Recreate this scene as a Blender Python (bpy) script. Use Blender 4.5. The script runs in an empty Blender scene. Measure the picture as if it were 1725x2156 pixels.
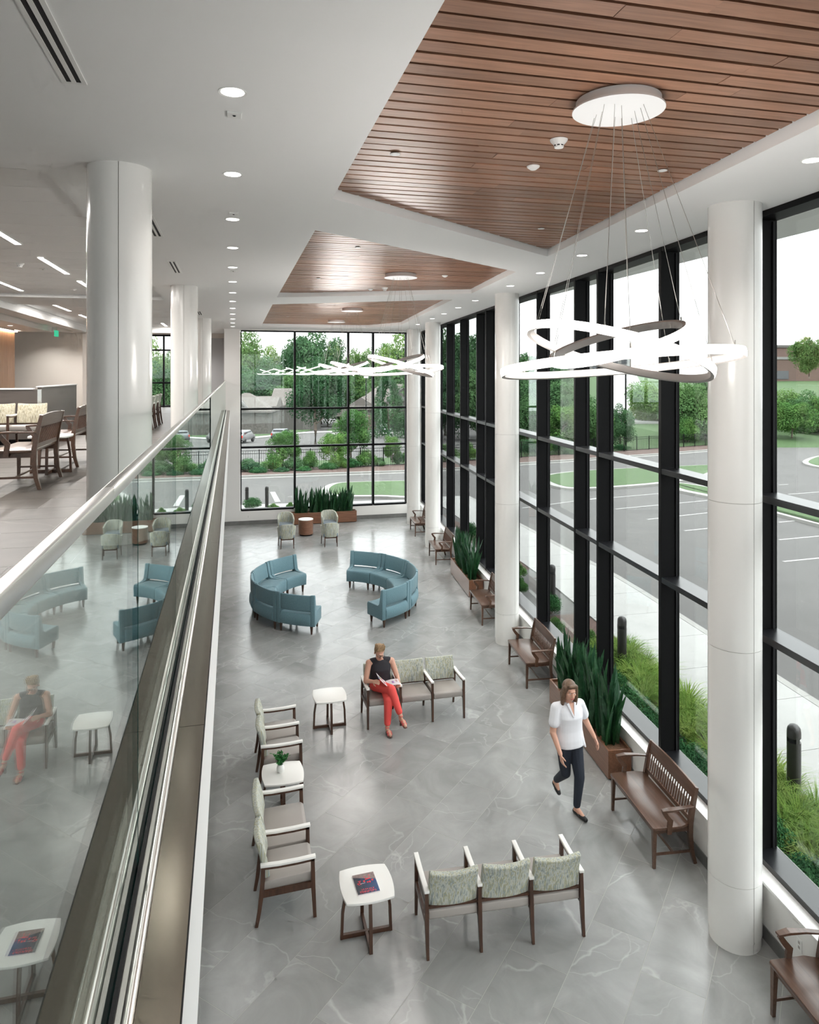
import bpy, bmesh, math, random
from mathutils import Vector, Matrix, Euler
from mathutils.geometry import tessellate_polygon
random.seed(11)
PI = math.pi
SC = bpy.context.scene
COL = SC.collection

# ------------------------------------------------------------------ camera, sky, exposure
F = 1508.0; CX = 862.5; HY = 787.5; EYE = 5.5
TH = math.atan((CX - 490.0) / F); sT, cT = math.sin(TH), math.cos(TH)
cam_d = bpy.data.cameras.new('camera')
cam_d.sensor_fit = 'HORIZONTAL'; cam_d.sensor_width = 36.0
cam_d.lens = F / 1725.0 * 36.0
cam_d.shift_y = -(1078.0 - HY) / 1725.0
cam_d.clip_start = 0.05; cam_d.clip_end = 1500
cam = bpy.data.objects.new('camera', cam_d); COL.objects.link(cam)
cam.location = (0, 0, EYE); cam.rotation_euler = (PI / 2, 0, -TH)
SC.camera = cam

world = bpy.data.worlds.new('overcast'); SC.world = world
world.use_nodes = True
wn = world.node_tree.nodes; wl = world.node_tree.links
wbg = wn['Background']; wbg.inputs[1].default_value = 1.10
# CIE standard overcast sky: radiance rises smoothly from the horizon to the zenith as (1 + 2 sin(elevation))
wtc = wn.new('ShaderNodeTexCoord'); wsp = wn.new('ShaderNodeSeparateXYZ'); wl.new(wtc.outputs['Generated'], wsp.inputs[0])
wmx = wn.new('ShaderNodeMath'); wmx.operation = 'MAXIMUM'; wmx.inputs[1].default_value = 0.0; wl.new(wsp.outputs[2], wmx.inputs[0])
wma = wn.new('ShaderNodeMath'); wma.operation = 'MULTIPLY_ADD'; wma.inputs[1].default_value = 2.0; wma.inputs[2].default_value = 1.0; wl.new(wmx.outputs[0], wma.inputs[0])
wno = wn.new('ShaderNodeTexNoise'); wno.inputs['Scale'].default_value = 2.2; wno.inputs['Detail'].default_value = 5; wl.new(wtc.outputs['Generated'], wno.inputs['Vector'])
wra = wn.new('ShaderNodeValToRGB')
wra.color_ramp.elements[0].position = 0.3; wra.color_ramp.elements[0].color = (0.93, 0.96, 0.99, 1)
wra.color_ramp.elements[1].position = 0.7; wra.color_ramp.elements[1].color = (1, 1, 1, 1)
wvm = wn.new('ShaderNodeVectorMath'); wvm.operation = 'SCALE'
wl.new(wno.outputs['Fac'], wra.inputs[0]); wl.new(wra.outputs[0], wvm.inputs[0]); wl.new(wma.outputs[0], wvm.inputs['Scale']); wl.new(wvm.outputs[0], wbg.inputs[0])

sun_d = bpy.data.lights.new('sun', 'SUN'); sun_d.energy = 0.35; sun_d.angle = math.radians(40)
sun = bpy.data.objects.new('sun', sun_d); COL.objects.link(sun)
sun.rotation_euler = (math.radians(35), math.radians(25), 0); sun.location = (40, 20, 60)

SC.view_settings.view_transform = 'Standard'; SC.view_settings.look = 'None'
SC.view_settings.gamma = 1.0; SC.view_settings.use_curve_mapping = False
SC.view_settings.exposure = 1.12
SC.cycles.max_bounces = 7; SC.cycles.diffuse_bounces = 5; SC.cycles.glossy_bounces = 3; SC.cycles.use_adaptive_sampling = True; SC.cycles.adaptive_threshold = 0.09; SC.cycles.adaptive_min_samples = 12
SC.cycles.transparent_max_bounces = 12; SC.cycles.use_denoising = True
SC.cycles.sample_clamp_indirect = 8.0; SC.cycles.caustics_reflective = False; SC.cycles.caustics_refractive = False; SC.cycles.light_sampling_threshold = 0.05

# ------------------------------------------------------------------ layout helpers
def at(u, v, Z):
    zc = (Z - EYE) * F / (HY - v); xc = (u - CX) / F
    return Vector((zc * (xc * cT + sT), zc * (-xc * sT + cT), Z))
def atzc(u, v, zc):
    xc = (u - CX) / F
    return Vector((zc * (xc * cT + sT), zc * (-xc * sT + cT), EYE + zc * (HY - v) / F))
def gz(x, y):
    zc = x * sT + y * cT
    return -0.3 - 0.045 * max(0.0, zc - 20.0)
def gnd(u, v, dz=0.0):
    k = (v - HY) / F
    zc = 5.8 / k
    if zc > 20: zc = (5.8 - 0.9) / (k - 0.045)
    p = atzc(u, v, zc); p.z += dz
    return p
ORD = ['first', 'second', 'third', 'fourth', 'fifth', 'sixth', 'seventh', 'eighth', 'ninth', 'tenth', 'eleventh',
       'twelfth', 'thirteenth', 'fourteenth', 'fifteenth', 'sixteenth', 'seventeenth', 'eighteenth', 'nineteenth', 'twentieth',
       'twenty-first', 'twenty-second', 'twenty-third', 'twenty-fourth', 'twenty-fifth', 'twenty-sixth', 'twenty-seventh', 'twenty-eighth', 'twenty-ninth', 'thirtieth']

# ------------------------------------------------------------------ material helpers
class NT:
    def __init__(s, name):
        s.m = bpy.data.materials.new(name); s.m.use_nodes = True
        s.n = s.m.node_tree.nodes; s.l = s.m.node_tree.links
        s.p = s.n['Principled BSDF']; s.out = s.n['Material Output']
    def add(s, t, **kw):
        n = s.n.new(t)
        for k, v in kw.items():
            if hasattr(n, k) and k not in n.inputs: setattr(n, k, v)
            else: n.inputs[k].default_value = v
        return n
    def link(s, a, b): s.l.new(a, b)
    def ramp(s, fac, stops):
        r = s.n.new('ShaderNodeValToRGB'); e = r.color_ramp.elements
        while len(e) < len(stops): e.new(0.5)
        for i, (p, c) in enumerate(stops):
            e[i].position = p; e[i].color = (c[0], c[1], c[2], 1)
        s.link(fac, r.inputs[0]); return r.outputs[0]
    def math(s, op, a, b=None):
        n = s.n.new('ShaderNodeMath'); n.operation = op
        for i, x in enumerate((a, b)):
            if x is None: continue
            if isinstance(x, (int, float)): n.inputs[i].default_value = x
            else: s.link(x, n.inputs[i])
        return n.outputs[0]
    def coords(s, scale=(1, 1, 1), kind='Object', rot=(0, 0, 0), rand=0.0):
        tc = s.n.new('ShaderNodeTexCoord'); mp = s.n.new('ShaderNodeMapping')
        mp.inputs['Scale'].default_value = scale; mp.inputs['Rotation'].default_value = rot
        s.link(tc.outputs[kind], mp.inputs[0])
        if rand:
            oi = s.n.new('ShaderNodeObjectInfo'); k = s.math('MULTIPLY', oi.outputs['Random'], rand)
            cb = s.n.new('ShaderNodeCombineXYZ')
            for i in range(3): s.link(k, cb.inputs[i])
            s.link(cb.outputs[0], mp.inputs['Location'])
        return mp.outputs[0]
    def noise(s, vec, scale=5, detail=4, rough=0.5, dist=0.0):
        n = s.n.new('ShaderNodeTexNoise'); n.inputs['Scale'].default_value = scale; n.inputs['Detail'].default_value = detail
        n.inputs['Roughness'].default_value = rough; n.inputs['Distortion'].default_value = dist
        s.link(vec, n.inputs['Vector']); return n.outputs['Fac']
    def base(s, sock): s.link(sock, s.p.inputs['Base Color'])
    def mix(s, fac, a, b, blend='MIX'):
        n = s.n.new('ShaderNodeMix'); n.data_type = 'RGBA'; n.blend_type = blend
        for i, x in ((0, fac), (6, a), (7, b)):
            if isinstance(x, (int, float)): n.inputs[i].default_value = x
            elif isinstance(x, tuple): n.inputs[i].default_value = (x[0], x[1], x[2], 1)
            else: s.link(x, n.inputs[i])
        return n.outputs[2]
    def bump(s, h, strength=0.2, dist=0.01):
        b = s.n.new('ShaderNodeBump'); b.inputs['Strength'].default_value = strength; b.inputs['Distance'].default_value = dist
        s.link(h, b.inputs['Height']); s.link(b.outputs[0], s.p.inputs['Normal'])

def plain(name, c, rough=0.5, metal=0.0, spec=0.5, var=0.0, vscale=6.0):
    t = NT(name); t.p.inputs['Base Color'].default_value = (c[0], c[1], c[2], 1)
    t.p.inputs['Roughness'].default_value = rough; t.p.inputs['Metallic'].default_value = metal
    t.p.inputs['Specular IOR Level'].default_value = spec
    if var:
        f = t.noise(t.coords(), vscale, 5)
        lo = tuple(max(0, x * (1 - var)) for x in c); hi = tuple(min(1, x * (1 + var)) for x in c)
        t.base(t.ramp(f, [(0.3, lo), (0.7, hi)]))
    return t.m
def emit(name, c, s):
    t = NT(name); e = t.n.new('ShaderNodeEmission'); e.inputs[0].default_value = (c[0], c[1], c[2], 1); e.inputs[1].default_value = s
    t.link(e.outputs[0], t.out.inputs[0]); return t.m
def glass(name, tint, r0, gl=(1, 1, 1)):
    t = NT(name)
    lw = t.add('ShaderNodeLayerWeight'); lw.inputs['Blend'].default_value = 0.5
    p5 = t.math('POWER', lw.outputs['Facing'], 5.0)
    fac = t.math('ADD', t.math('MULTIPLY', p5, 1.0 - r0), r0)
    tr = t.add('ShaderNodeBsdfTransparent'); tr.inputs[0].default_value = (*tint, 1)
    gs = t.add('ShaderNodeBsdfGlossy'); gs.inputs['Roughness'].default_value = 0.0; gs.inputs[0].default_value = (*gl, 1)
    mx = t.add('ShaderNodeMixShader')
    t.link(fac, mx.inputs[0]); t.link(tr.outputs[0], mx.inputs[1]); t.link(gs.outputs[0], mx.inputs[2])
    t.link(mx.outputs[0], t.out.inputs[0]); return t.m
def wood(name, c1, c2, rough=0.35, axis='x', rand=7.0, coat=0.0, tone=0.35, spec=0.5):
    t = NT(name); t.p.inputs['Specular IOR Level'].default_value = spec
    sc = {'x': (1.2, 22, 22), 'y': (22, 1.2, 22), 'z': (22, 22, 1.2)}[axis]
    v = t.coords(sc, rand=rand)
    f = t.noise(v, 1.6, 6, 0.62, 0.6)
    col = t.ramp(f, [(0.28, c1), (0.72, c2)])
    if tone:
        oi = t.add('ShaderNodeObjectInfo')
        k = t.ramp(oi.outputs['Random'], [(0.0, (1 - tone,) * 3), (1.0, (1 + tone * 0.6, 1 + tone * 0.5, 1 + tone * 0.45))])
        col = t.mix(1.0, col, k, 'MULTIPLY')
    t.base(col); t.p.inputs['Roughness'].default_value = rough
    t.p.inputs['Coat Weight'].default_value = coat; t.p.inputs['Coat Roughness'].default_value = 0.2
    t.bump(f, 0.03, 0.001)
    return t.m
def tile_mat(name, c, rand=31.0, rough=0.2, spec=0.42):
    t = NT(name)
    v = t.coords((1, 1, 1), rand=rand)
    f = t.noise(v, 1.5, 6, 0.6, 0.9)
    col = t.ramp(f, [(0.30, tuple(x * 0.84 for x in c)), (0.5, c), (0.70, tuple(x * 1.18 for x in c))])
    for sc, wdt, amt in ((0.33, 0.0022, 0.40), (0.55, 0.0018, 0.30), (0.8, 0.0016, 0.22)):
        f2 = t.noise(t.coords((1, 1, 1), rot=(0, 0, sc * 7), rand=rand * (1 + sc)), sc, 7, 0.42, 0.0)
        vein = t.math('ABSOLUTE', t.math('SUBTRACT', f2, 0.5))
        msk = t.noise(v, 1.3, 2, 0.5)
        k = t.math('MULTIPLY', t.ramp(vein, [(0.0, (amt,) * 3), (wdt, (0, 0, 0)), (1.0, (0, 0, 0))]), t.ramp(msk, [(0.40, (0, 0, 0)), (0.55, (1, 1, 1))]))
        col = t.mix(k, col, tuple(min(1, x * 1.9) for x in c))
    oi = t.add('ShaderNodeObjectInfo')
    col = t.mix(1.0, col, t.ramp(oi.outputs['Random'], [(0, (0.95,) * 3), (1, (1.05,) * 3)]), 'MULTIPLY')
    t.base(col); t.p.inputs['Roughness'].default_value = rough; t.p.inputs['Specular IOR Level'].default_value = spec
    return t.m
def fabric(name, stops, scale=(50, 50, 2.0), rough=0.85):
    t = NT(name); f = t.noise(t.coords(scale, rand=9.0), 1.0, 3, 0.6, 0.12)
    t.base(t.ramp(f, stops)); t.p.inputs['Roughness'].default_value = rough
    t.p.inputs['Sheen Weight'].default_value = 0.15
    t.bump(f, 0.15, 0.002); return t.m
def leafmat(name, stops, trans=0.25, scale=0.6, rough=0.55):
    t = NT(name); v = t.coords((1, 1, 1), rand=50.0)
    f = t.noise(v, scale, 5, 0.65)
    col = t.ramp(f, stops)
    oi = t.add('ShaderNodeObjectInfo')
    col = t.mix(1.0, col, t.ramp(oi.outputs['Random'], [(0, (0.78, 0.82, 0.85)), (1, (1.2, 1.15, 0.95))]), 'MULTIPLY')
    if rough > 0.5: t.n.remove(t.p); t.p = t.add('ShaderNodeBsdfDiffuse'); t.link(col, t.p.inputs[0])
    else: t.base(col); t.p.inputs['Roughness'].default_value = rough
    tr = t.add('ShaderNodeBsdfTranslucent'); t.link(col, tr.inputs[0])
    mx = t.add('ShaderNodeMixShader'); mx.inputs[0].default_value = trans
    t.link(t.p.outputs[0], mx.inputs[1]); t.link(tr.outputs[0], mx.inputs[2]); t.link(mx.outputs[0], t.out.inputs[0])
    return t.m

M = {}
M['wall'] = plain('wall_paint', (0.78, 0.77, 0.75), 0.6)
M['wallgrey'] = plain('wall_paint_grey', (0.42, 0.42, 0.43), 0.6)
M['beige'] = plain('wall_paint_beige', (0.72, 0.675, 0.625), 0.6)
M['ceil'] = plain('ceiling_paint', (0.88, 0.88, 0.872), 0.75)
M['plankwhite'] = plain('white_ceiling_plank', (0.86, 0.865, 0.865), 0.5)
M['column'] = plain('column_gloss_paint', (0.80, 0.79, 0.765), 0.16, 0, 0.5)
M['seam'] = plain('seam_shadow_gap', (0.45, 0.43, 0.40), 0.8)
M['black'] = plain('black_anodised', (0.0025, 0.0025, 0.003), 0.5, 0, 0.12)
M['alu'] = plain('dark_sill_metal', (0.006, 0.0065, 0.008), 0.28, 0.0, 0.6)
M['glass'] = glass('window_glass', (0.95, 0.97, 0.96), 0.035, (0.9, 0.95, 0.93))
M['railglass'] = glass('railing_glass', (0.93, 0.975, 0.955), 0.05, (0.9, 0.95, 0.93))
t = NT('glass_edge_green'); t.p.inputs['Base Color'].default_value = (0.004, 0.05, 0.045, 1); t.p.inputs['Roughness'].default_value = 0.1; M['glassedge'] = t.m
def steel(name, c, r, sc):
    t = NT(name); f = t.noise(t.coords(sc), 1.0, 4, 0.6)
    t.p.inputs['Metallic'].default_value = 1.0; t.base(t.ramp(f, [(0.2, tuple(x * 0.96 for x in c)), (0.8, c)]))
    t.p.inputs['Roughness'].default_value = r
    return t.m
M['steel'] = steel('brushed_stainless', (0.72, 0.70, 0.67), 0.24, (300, 2, 300))
M['steelp'] = steel('polished_stainless', (0.78, 0.765, 0.74), 0.3, (100, 2, 100))
M['bronze'] = steel('satin_nickel_bronze', (0.22, 0.19, 0.155), 0.2, (100, 2, 100))
M['gasket'] = plain('dark_gasket', (0.014, 0.014, 0.016), 0.6, 0, 0.2)
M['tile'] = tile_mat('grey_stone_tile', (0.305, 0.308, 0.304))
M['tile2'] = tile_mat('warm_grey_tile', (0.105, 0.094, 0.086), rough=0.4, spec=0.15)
M['grout'] = plain('pale_grout', (0.38, 0.375, 0.355), 0.9)
M['basetile'] = plain('dark_base_tile', (0.16, 0.16, 0.155), 0.4, var=0.15)
M['stone'] = plain('white_stone_sill', (0.74, 0.735, 0.72), 0.3, var=0.06, vscale=40)
M['plank'] = wood('ceiling_plank_wood', (0.245, 0.122, 0.073), (0.41, 0.216, 0.136), 0.33, 'x', coat=0.0, tone=0.25, spec=0.38)
M['plankdark'] = plain('black_plank_gap', (0.02, 0.016, 0.014), 0.7)
M['walnut'] = wood('walnut_stain', (0.040, 0.017, 0.009), (0.095, 0.043, 0.025), 0.35, 'z', tone=0.1)
M['benchwood'] = wood('bench_walnut', (0.058, 0.028, 0.017), (0.125, 0.066, 0.042), 0.30, 'x', coat=0.2, tone=0.1)
M['planter'] = wood('planter_veneer', (0.15, 0.062, 0.033), (0.26, 0.125, 0.072), 0.3, 'x', tone=0.08, coat=0.3)
M['woodwall'] = wood('wood_wall_veneer', (0.30, 0.16, 0.09), (0.46, 0.27, 0.16), 0.4, 'z', tone=0.12)
M['vinyl'] = plain('taupe_vinyl', (0.355, 0.325, 0.300), 0.45)
M['stripe'] = fabric('striped_upholstery', [(0.22, (0.10, 0.12, 0.12)), (0.38, (0.30, 0.33, 0.31)), (0.48, (0.52, 0.54, 0.49)), (0.56, (0.36, 0.34, 0.20)), (0.64, (0.26, 0.31, 0.32)), (0.78, (0.62, 0.63, 0.57))])
M['stripew'] = fabric('striped_upholstery_warm', [(0.22, (0.14, 0.11, 0.09)), (0.42, (0.36, 0.33, 0.24)), (0.52, (0.56, 0.53, 0.42)), (0.62, (0.30, 0.26, 0.16)), (0.78, (0.60, 0.57, 0.47))])
M['teal'] = fabric('teal_upholstery', [(0.3, (0.100, 0.195, 0.235)), (0.7, (0.145, 0.260, 0.300))], (60, 60, 60), 0.75)
M['slate'] = fabric('slate_seat_fabric', [(0.3, (0.16, 0.20, 0.24)), (0.7, (0.24, 0.29, 0.33))], (80, 80, 80))
M['white'] = plain('white_laminate', (0.80, 0.79, 0.76), 0.35)
M['plastic'] = plain('white_plastic', (0.82, 0.82, 0.80), 0.4)
M['metalwhite'] = plain('white_powder_coat', (0.40, 0.375, 0.355), 0.5)
M['canopy'] = plain('white_canopy', (0.9, 0.9, 0.9), 0.5)
M['cable'] = plain('steel_cable', (0.45, 0.43, 0.40), 0.35, 0.9)
M['lens'] = emit('downlight_lens', (1.0, 0.96, 0.90), 5.0)
M['ring'] = emit('ring_diffuser', (1.0, 0.95, 0.905), 23.0)
M['linear'] = emit('linear_diffuser', (1.0, 0.95, 0.88), 9.0)
M['cove'] = emit('cove_strip', (1.0, 0.80, 0.62), 9.0)
M['exit'] = emit('exit_sign_green', (0.06, 0.55, 0.30), 0.5)
M['soil'] = plain('bark_soil', (0.16, 0.085, 0.05), 0.95, var=0.5, vscale=60)
M['sans'] = leafmat('snake_plant_leaf', [(0.3, (0.010, 0.045, 0.022)), (0.55, (0.022, 0.085, 0.035)), (0.75, (0.07, 0.16, 0.09))], 0.08, 14.0, 0.35)
M['herb'] = leafmat('herb_leaf', [(0.3, (0.02, 0.11, 0.035)), (0.7, (0.06, 0.22, 0.075))], 0.15, 9.0)
M['tree'] = leafmat('tree_leaf', [(0.25, (0.055, 0.105, 0.044)), (0.5, (0.115, 0.20, 0.072)), (0.75, (0.22, 0.30, 0.105))], 0.35, 0.5)
M['treedark'] = leafmat('dark_tree_leaf', [(0.25, (0.026, 0.062, 0.034)), (0.5, (0.06, 0.128, 0.06)), (0.75, (0.115, 0.205, 0.09))], 0.3, 0.6)
M['shrub'] = leafmat('shrub_leaf', [(0.25, (0.028, 0.075, 0.025)), (0.5, (0.07, 0.155, 0.048)), (0.75, (0.15, 0.255, 0.076))], 0.3, 1.4)
M['yew'] = leafmat('yew_leaf', [(0.25, (0.012, 0.05, 0.022)), (0.6, (0.04, 0.11, 0.045)), (0.8, (0.10, 0.20, 0.08))], 0.15, 3.0)
M['fescue'] = leafmat('ornamental_grass_blade', [(0.25, (0.055, 0.12, 0.025)), (0.5, (0.14, 0.23, 0.055)), (0.75, (0.30, 0.35, 0.135))], 0.3, 2.0)
M['bark'] = plain('bark', (0.16, 0.13, 0.105), 0.9, var=0.3)
M['asphalt'] = plain('asphalt', (0.056, 0.054, 0.052), 0.85, var=0.12, vscale=0.35)
M['concrete'] = plain('pale_concrete', (0.25, 0.25, 0.242), 0.8, var=0.05, vscale=1.5)
M['curb'] = plain('curb_concrete', (0.205, 0.203, 0.192), 0.8)
M['paint'] = plain('white_road_paint', (0.25, 0.25, 0.245), 0.7)
M['lawn'] = plain('lawn_grass', (0.027, 0.062, 0.0135), 0.95, var=0.4, vscale=6)
M['mulch'] = plain('red_mulch', (0.060, 0.034, 0.027), 0.95, var=0.45, vscale=14)
M['bollard'] = plain('bronze_bollard', (0.012, 0.0105, 0.010), 0.4)
M['siding'] = plain('grey_siding', (0.085, 0.080, 0.074), 0.8)
M['brick'] = plain('tan_brick', (0.112, 0.074, 0.062), 0.9, var=0.1)
M['ledgestone'] = plain('ledge_stone', (0.085, 0.078, 0.070), 0.9, var=0.28, vscale=3.0)
M['shingle'] = plain('roof_shingle', (0.105, 0.094, 0.085), 0.9, var=0.1, vscale=2.0)
M['trimwhite'] = plain('white_trim', (0.17, 0.168, 0.163), 0.6)
M['darkwin'] = plain('dark_window', (0.05, 0.055, 0.06), 0.1, 0, 0.8)
M['carwhite'] = plain('white_car_paint', (0.19, 0.19, 0.193), 0.2, 0, 0.6)
M['cardark'] = plain('dark_car_paint', (0.06, 0.07, 0.085), 0.15, 0, 0.8)
M['rubber'] = plain('tyre_rubber', (0.02, 0.02, 0.02), 0.8)
M['red'] = plain('red_lamp', (0.5, 0.03, 0.02), 0.3)
M['taupe'] = plain('taupe_laminate', (0.105, 0.088, 0.080), 0.4)
M['skin'] = plain('skin', (0.62, 0.345, 0.25), 0.5)
M['hair'] = plain('blonde_hair', (0.30, 0.19, 0.10), 0.5, var=0.35, vscale=60)
M['hairb'] = plain('brown_hair', (0.13, 0.075, 0.045), 0.45, var=0.35, vscale=50)
M['blacktop'] = plain('black_knit', (0.020, 0.018, 0.024), 0.8)
M['coral'] = plain('coral_cotton', (0.80, 0.085, 0.075), 0.75)
M['coralshoe'] = plain('coral_leather', (0.62, 0.12, 0.11), 0.5)
M['blouse'] = plain('white_blouse', (0.78, 0.78, 0.82), 0.75)
M['soleb'] = plain('brown_sole', (0.13, 0.05, 0.04), 0.6)
M['navy'] = plain('navy_denim', (0.012, 0.017, 0.030), 0.75)
M['shoe'] = plain('black_leather', (0.012, 0.012, 0.014), 0.4)
M['frameglass'] = plain('glasses_frame', (0.015, 0.012, 0.012), 0.3)
M['lip'] = plain('lip', (0.50, 0.13, 0.12), 0.5)
M['paper'] = plain('magazine_paper', (0.66, 0.60, 0.62), 0.5)

# ------------------------------------------------------------------ mesh helpers
class MB:
    def __init__(s): s.v = []; s.f = []; s.mi = []
    def add(s, vs, fs, mi=0, T=None):
        o = len(s.v)
        s.v += [tuple(T @ Vector(p)) for p in vs] if T is not None else [tuple(p) for p in vs]
        s.f += [tuple(i + o for i in f) for f in fs]; s.mi += [mi] * len(fs); return s
    def box(s, x0, x1, y0, y1, z0, z1, mi=0, T=None):
        vs = [(x0, y0, z0), (x1, y0, z0), (x1, y1, z0), (x0, y1, z0), (x0, y0, z1), (x1, y0, z1), (x1, y1, z1), (x0, y1, z1)]
        return s.add(vs, [(0, 3, 2, 1), (4, 5, 6, 7), (0, 1, 5, 4), (1, 2, 6, 5), (2, 3, 7, 6), (3, 0, 4, 7)], mi, T)
    def bar(s, p, q, w, h, w2=None, h2=None, up=(0, 0, 1), mi=0):
        p, q = Vector(p), Vector(q); d = (q - p).normalized(); up = Vector(up)
        if abs(d.dot(up)) > 0.95: up = Vector((0, 1, 0))
        a = d.cross(up).normalized(); b = a.cross(d).normalized()
        w2 = w if w2 is None else w2; h2 = h if h2 is None else h2
        vs = []
        for c, ww, hh in ((p, w, h), (q, w2, h2)):
            for i, j in ((-1, -1), (1, -1), (1, 1), (-1, 1)): vs.append(c + a * (i * ww / 2) + b * (j * hh / 2))
        return s.add(vs, [(0, 1, 2, 3), (7, 6, 5, 4), (0, 4, 5, 1), (1, 5, 6, 2), (2, 6, 7, 3), (3, 7, 4, 0)], mi)
    def sweep(s, pts, prof, up=(0, 0, 1), closed=False, scales=None, mi=0):
        # prof: list of (side, up) offsets, swept along pts
        n = len(pts); P = [Vector(p) for p in pts]; m = len(prof); vs = []; up = Vector(up)
        for i in range(n):
            if closed: d = P[(i + 1) % n] - P[i - 1]
            else: d = P[min(i + 1, n - 1)] - P[max(i - 1, 0)]
            d.normalize(); a = d.cross(up)
            if a.length < 1e-4: a = Vector((1, 0, 0))
            a.normalize(); b = a.cross(d).normalized(); k = scales[i] if scales else 1.0
            for x, y in prof: vs.append(P[i] + a * (x * k) + b * (y * k))
        fs = []
        for i in range(n if closed else n - 1):
            i2 = (i + 1) % n
            for j in range(m):
                j2 = (j + 1) % m
                fs.append((i * m + j, i * m + j2, i2 * m + j2, i2 * m + j))
        if not closed: fs += [tuple(range(m - 1, -1, -1)), tuple((n - 1) * m + j for j in range(m))]
        return s.add(vs, fs, mi)
    def tube(s, pts, r, seg=8, closed=False, mi=0):
        rr = r if isinstance(r, (list, tuple)) else [r] * len(pts)
        prof = [(math.cos(2 * PI * k / seg), math.sin(2 * PI * k / seg)) for k in range(seg)]
        return s.sweep(pts, prof, closed=closed, scales=rr, mi=mi)
    def prism(s, poly, z0, z1, mi=0, T=None):
        n = len(poly); a = sum(poly[i][0] * poly[(i + 1) % n][1] - poly[(i + 1) % n][0] * poly[i][1] for i in range(n))
        if a < 0: poly = poly[::-1]
        f0 = z0 if callable(z0) else (lambda x, y: z0); f1 = z1 if callable(z1) else (lambda x, y: z1)
        vs = [(x, y, f0(x, y)) for x, y in poly] + [(x, y, f1(x, y)) for x, y in poly]
        fs = [tuple(range(n - 1, -1, -1)), tuple(range(n, 2 * n))] + [(i, (i + 1) % n, n + (i + 1) % n, n + i) for i in range(n)]
        return s.add(vs, fs, mi, T)
    def lathe(s, prof, seg=24, mi=0, T=None, a0=0.0, a1=2 * PI):
        full = abs(a1 - a0 - 2 * PI) < 1e-6; n = seg if full else seg + 1; m = len(prof); vs = []
        for i in range(n):
            a = a0 + (a1 - a0) * i / seg
            for r, z in prof: vs.append((r * math.cos(a), r * math.sin(a), z))
        fs = []
        for i in range(seg):
            i2 = (i + 1) % n
            for j in range(m - 1): fs.append((i * m + j, i2 * m + j, i2 * m + j + 1, i * m + j + 1))
        return s.add(vs, fs, mi, T)
    def ell(s, c, r, seg=14, rings=9, mi=0, rot=None):
        T = Matrix.Translation(Vector(c)) @ (rot.to_matrix().to_4x4() if rot else Matrix.Identity(4)) @ Matrix.Diagonal((*r, 1))
        prof = [(max(1e-4, math.sin(PI * k / rings)), -math.cos(PI * k / rings)) for k in range(rings + 1)]
        return s.lathe(prof, seg, mi, T)
    def cap(s, p, q, r1, r2, seg=12):
        p, q = Vector(p), Vector(q); d = q - p; L = d.length
        if L < 1e-5: return s.ell(p, (r1, r1, r1))
        prof = [(max(1e-4, r1 * math.sin(a)), -r1 * math.cos(a)) for a in [PI / 2 * k / 4 for k in range(5)]]
        prof += [(max(1e-4, r2 * math.cos(a)), L + r2 * math.sin(a)) for a in [PI / 2 * k / 4 for k in range(5)]]
        T = Matrix.Translation(p) @ d.to_track_quat('Z', 'Y').to_matrix().to_4x4()
        return s.lathe(prof, seg, 0, T)
    def mesh(s, name, mats, smooth=None, bevel=0.0, bseg=2):
        me = bpy.data.meshes.new(name); me.from_pydata(s.v, [], s.f)
        for m in (mats if isinstance(mats, (list, tuple)) else [mats]): me.materials.append(M[m] if isinstance(m, str) else m)
        if any(s.mi): me.polygons.foreach_set('material_index', s.mi)
        if bevel:
            bm = bmesh.new(); bm.from_mesh(me); bmesh.ops.remove_doubles(bm, verts=bm.verts, dist=1e-5)
            es = [e for e in bm.edges if len(e.link_faces) == 2 and e.calc_face_angle(0) > 0.5]
            bmesh.ops.bevel(bm, geom=es, offset=bevel, segments=bseg, profile=0.5, affect='EDGES', clamp_overlap=True)
            bm.to_mesh(me); bm.free()
        if smooth is not None:
            me.polygons.foreach_set('use_smooth', [True] * len(me.polygons))
            me.set_sharp_from_angle(angle=math.radians(smooth))
        me.update(); return me
    def build(s, name, mats, parent=None, smooth=None, bevel=0.0, bseg=2):
        return link(name, s.mesh(name, mats, smooth, bevel, bseg), parent)
def link(name, me, parent=None, loc=None, rot=None, scale=None):
    o = bpy.data.objects.new(name, me); COL.objects.link(o)
    if parent is not None: o.parent = parent
    if loc is not None: o.location = loc
    if rot is not None: o.rotation_euler = rot
    if scale is not None: o.scale = scale
    return o
def tag(o, label, cat, group=None):
    o['label'] = label; o['category'] = cat
    if group: o['group'] = group
    return o
def thing(name, label, cat, loc=(0, 0, 0), rz=0.0, group=None):
    o = bpy.data.objects.new(name, None); COL.objects.link(o); o.empty_display_size = 0.1
    o.location = loc; o.rotation_euler = (0, 0, rz); return tag(o, label, cat, group)
def struct(o): o['kind'] = 'structure'; return o
def stuff(o): o['kind'] = 'stuff'; return o
def empty(name):
    o = bpy.data.objects.new(name, None); COL.objects.link(o); o.empty_display_size = 0.1; return o
KIDS = {}
def dup(root, loc, rz, label, cat=None, group=None, scale=None):
    def rec(o, par):
        c = o.copy(); COL.objects.link(c); c.parent = par
        for ch in [x for x in o.children]: rec(ch, c)
        return c
    r = rec(root, None); r.location = loc; r.rotation_euler = (0, 0, rz); r['label'] = label
    if group: r['group'] = group
    if scale: r.scale = (scale,) * 3
    return r
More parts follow.
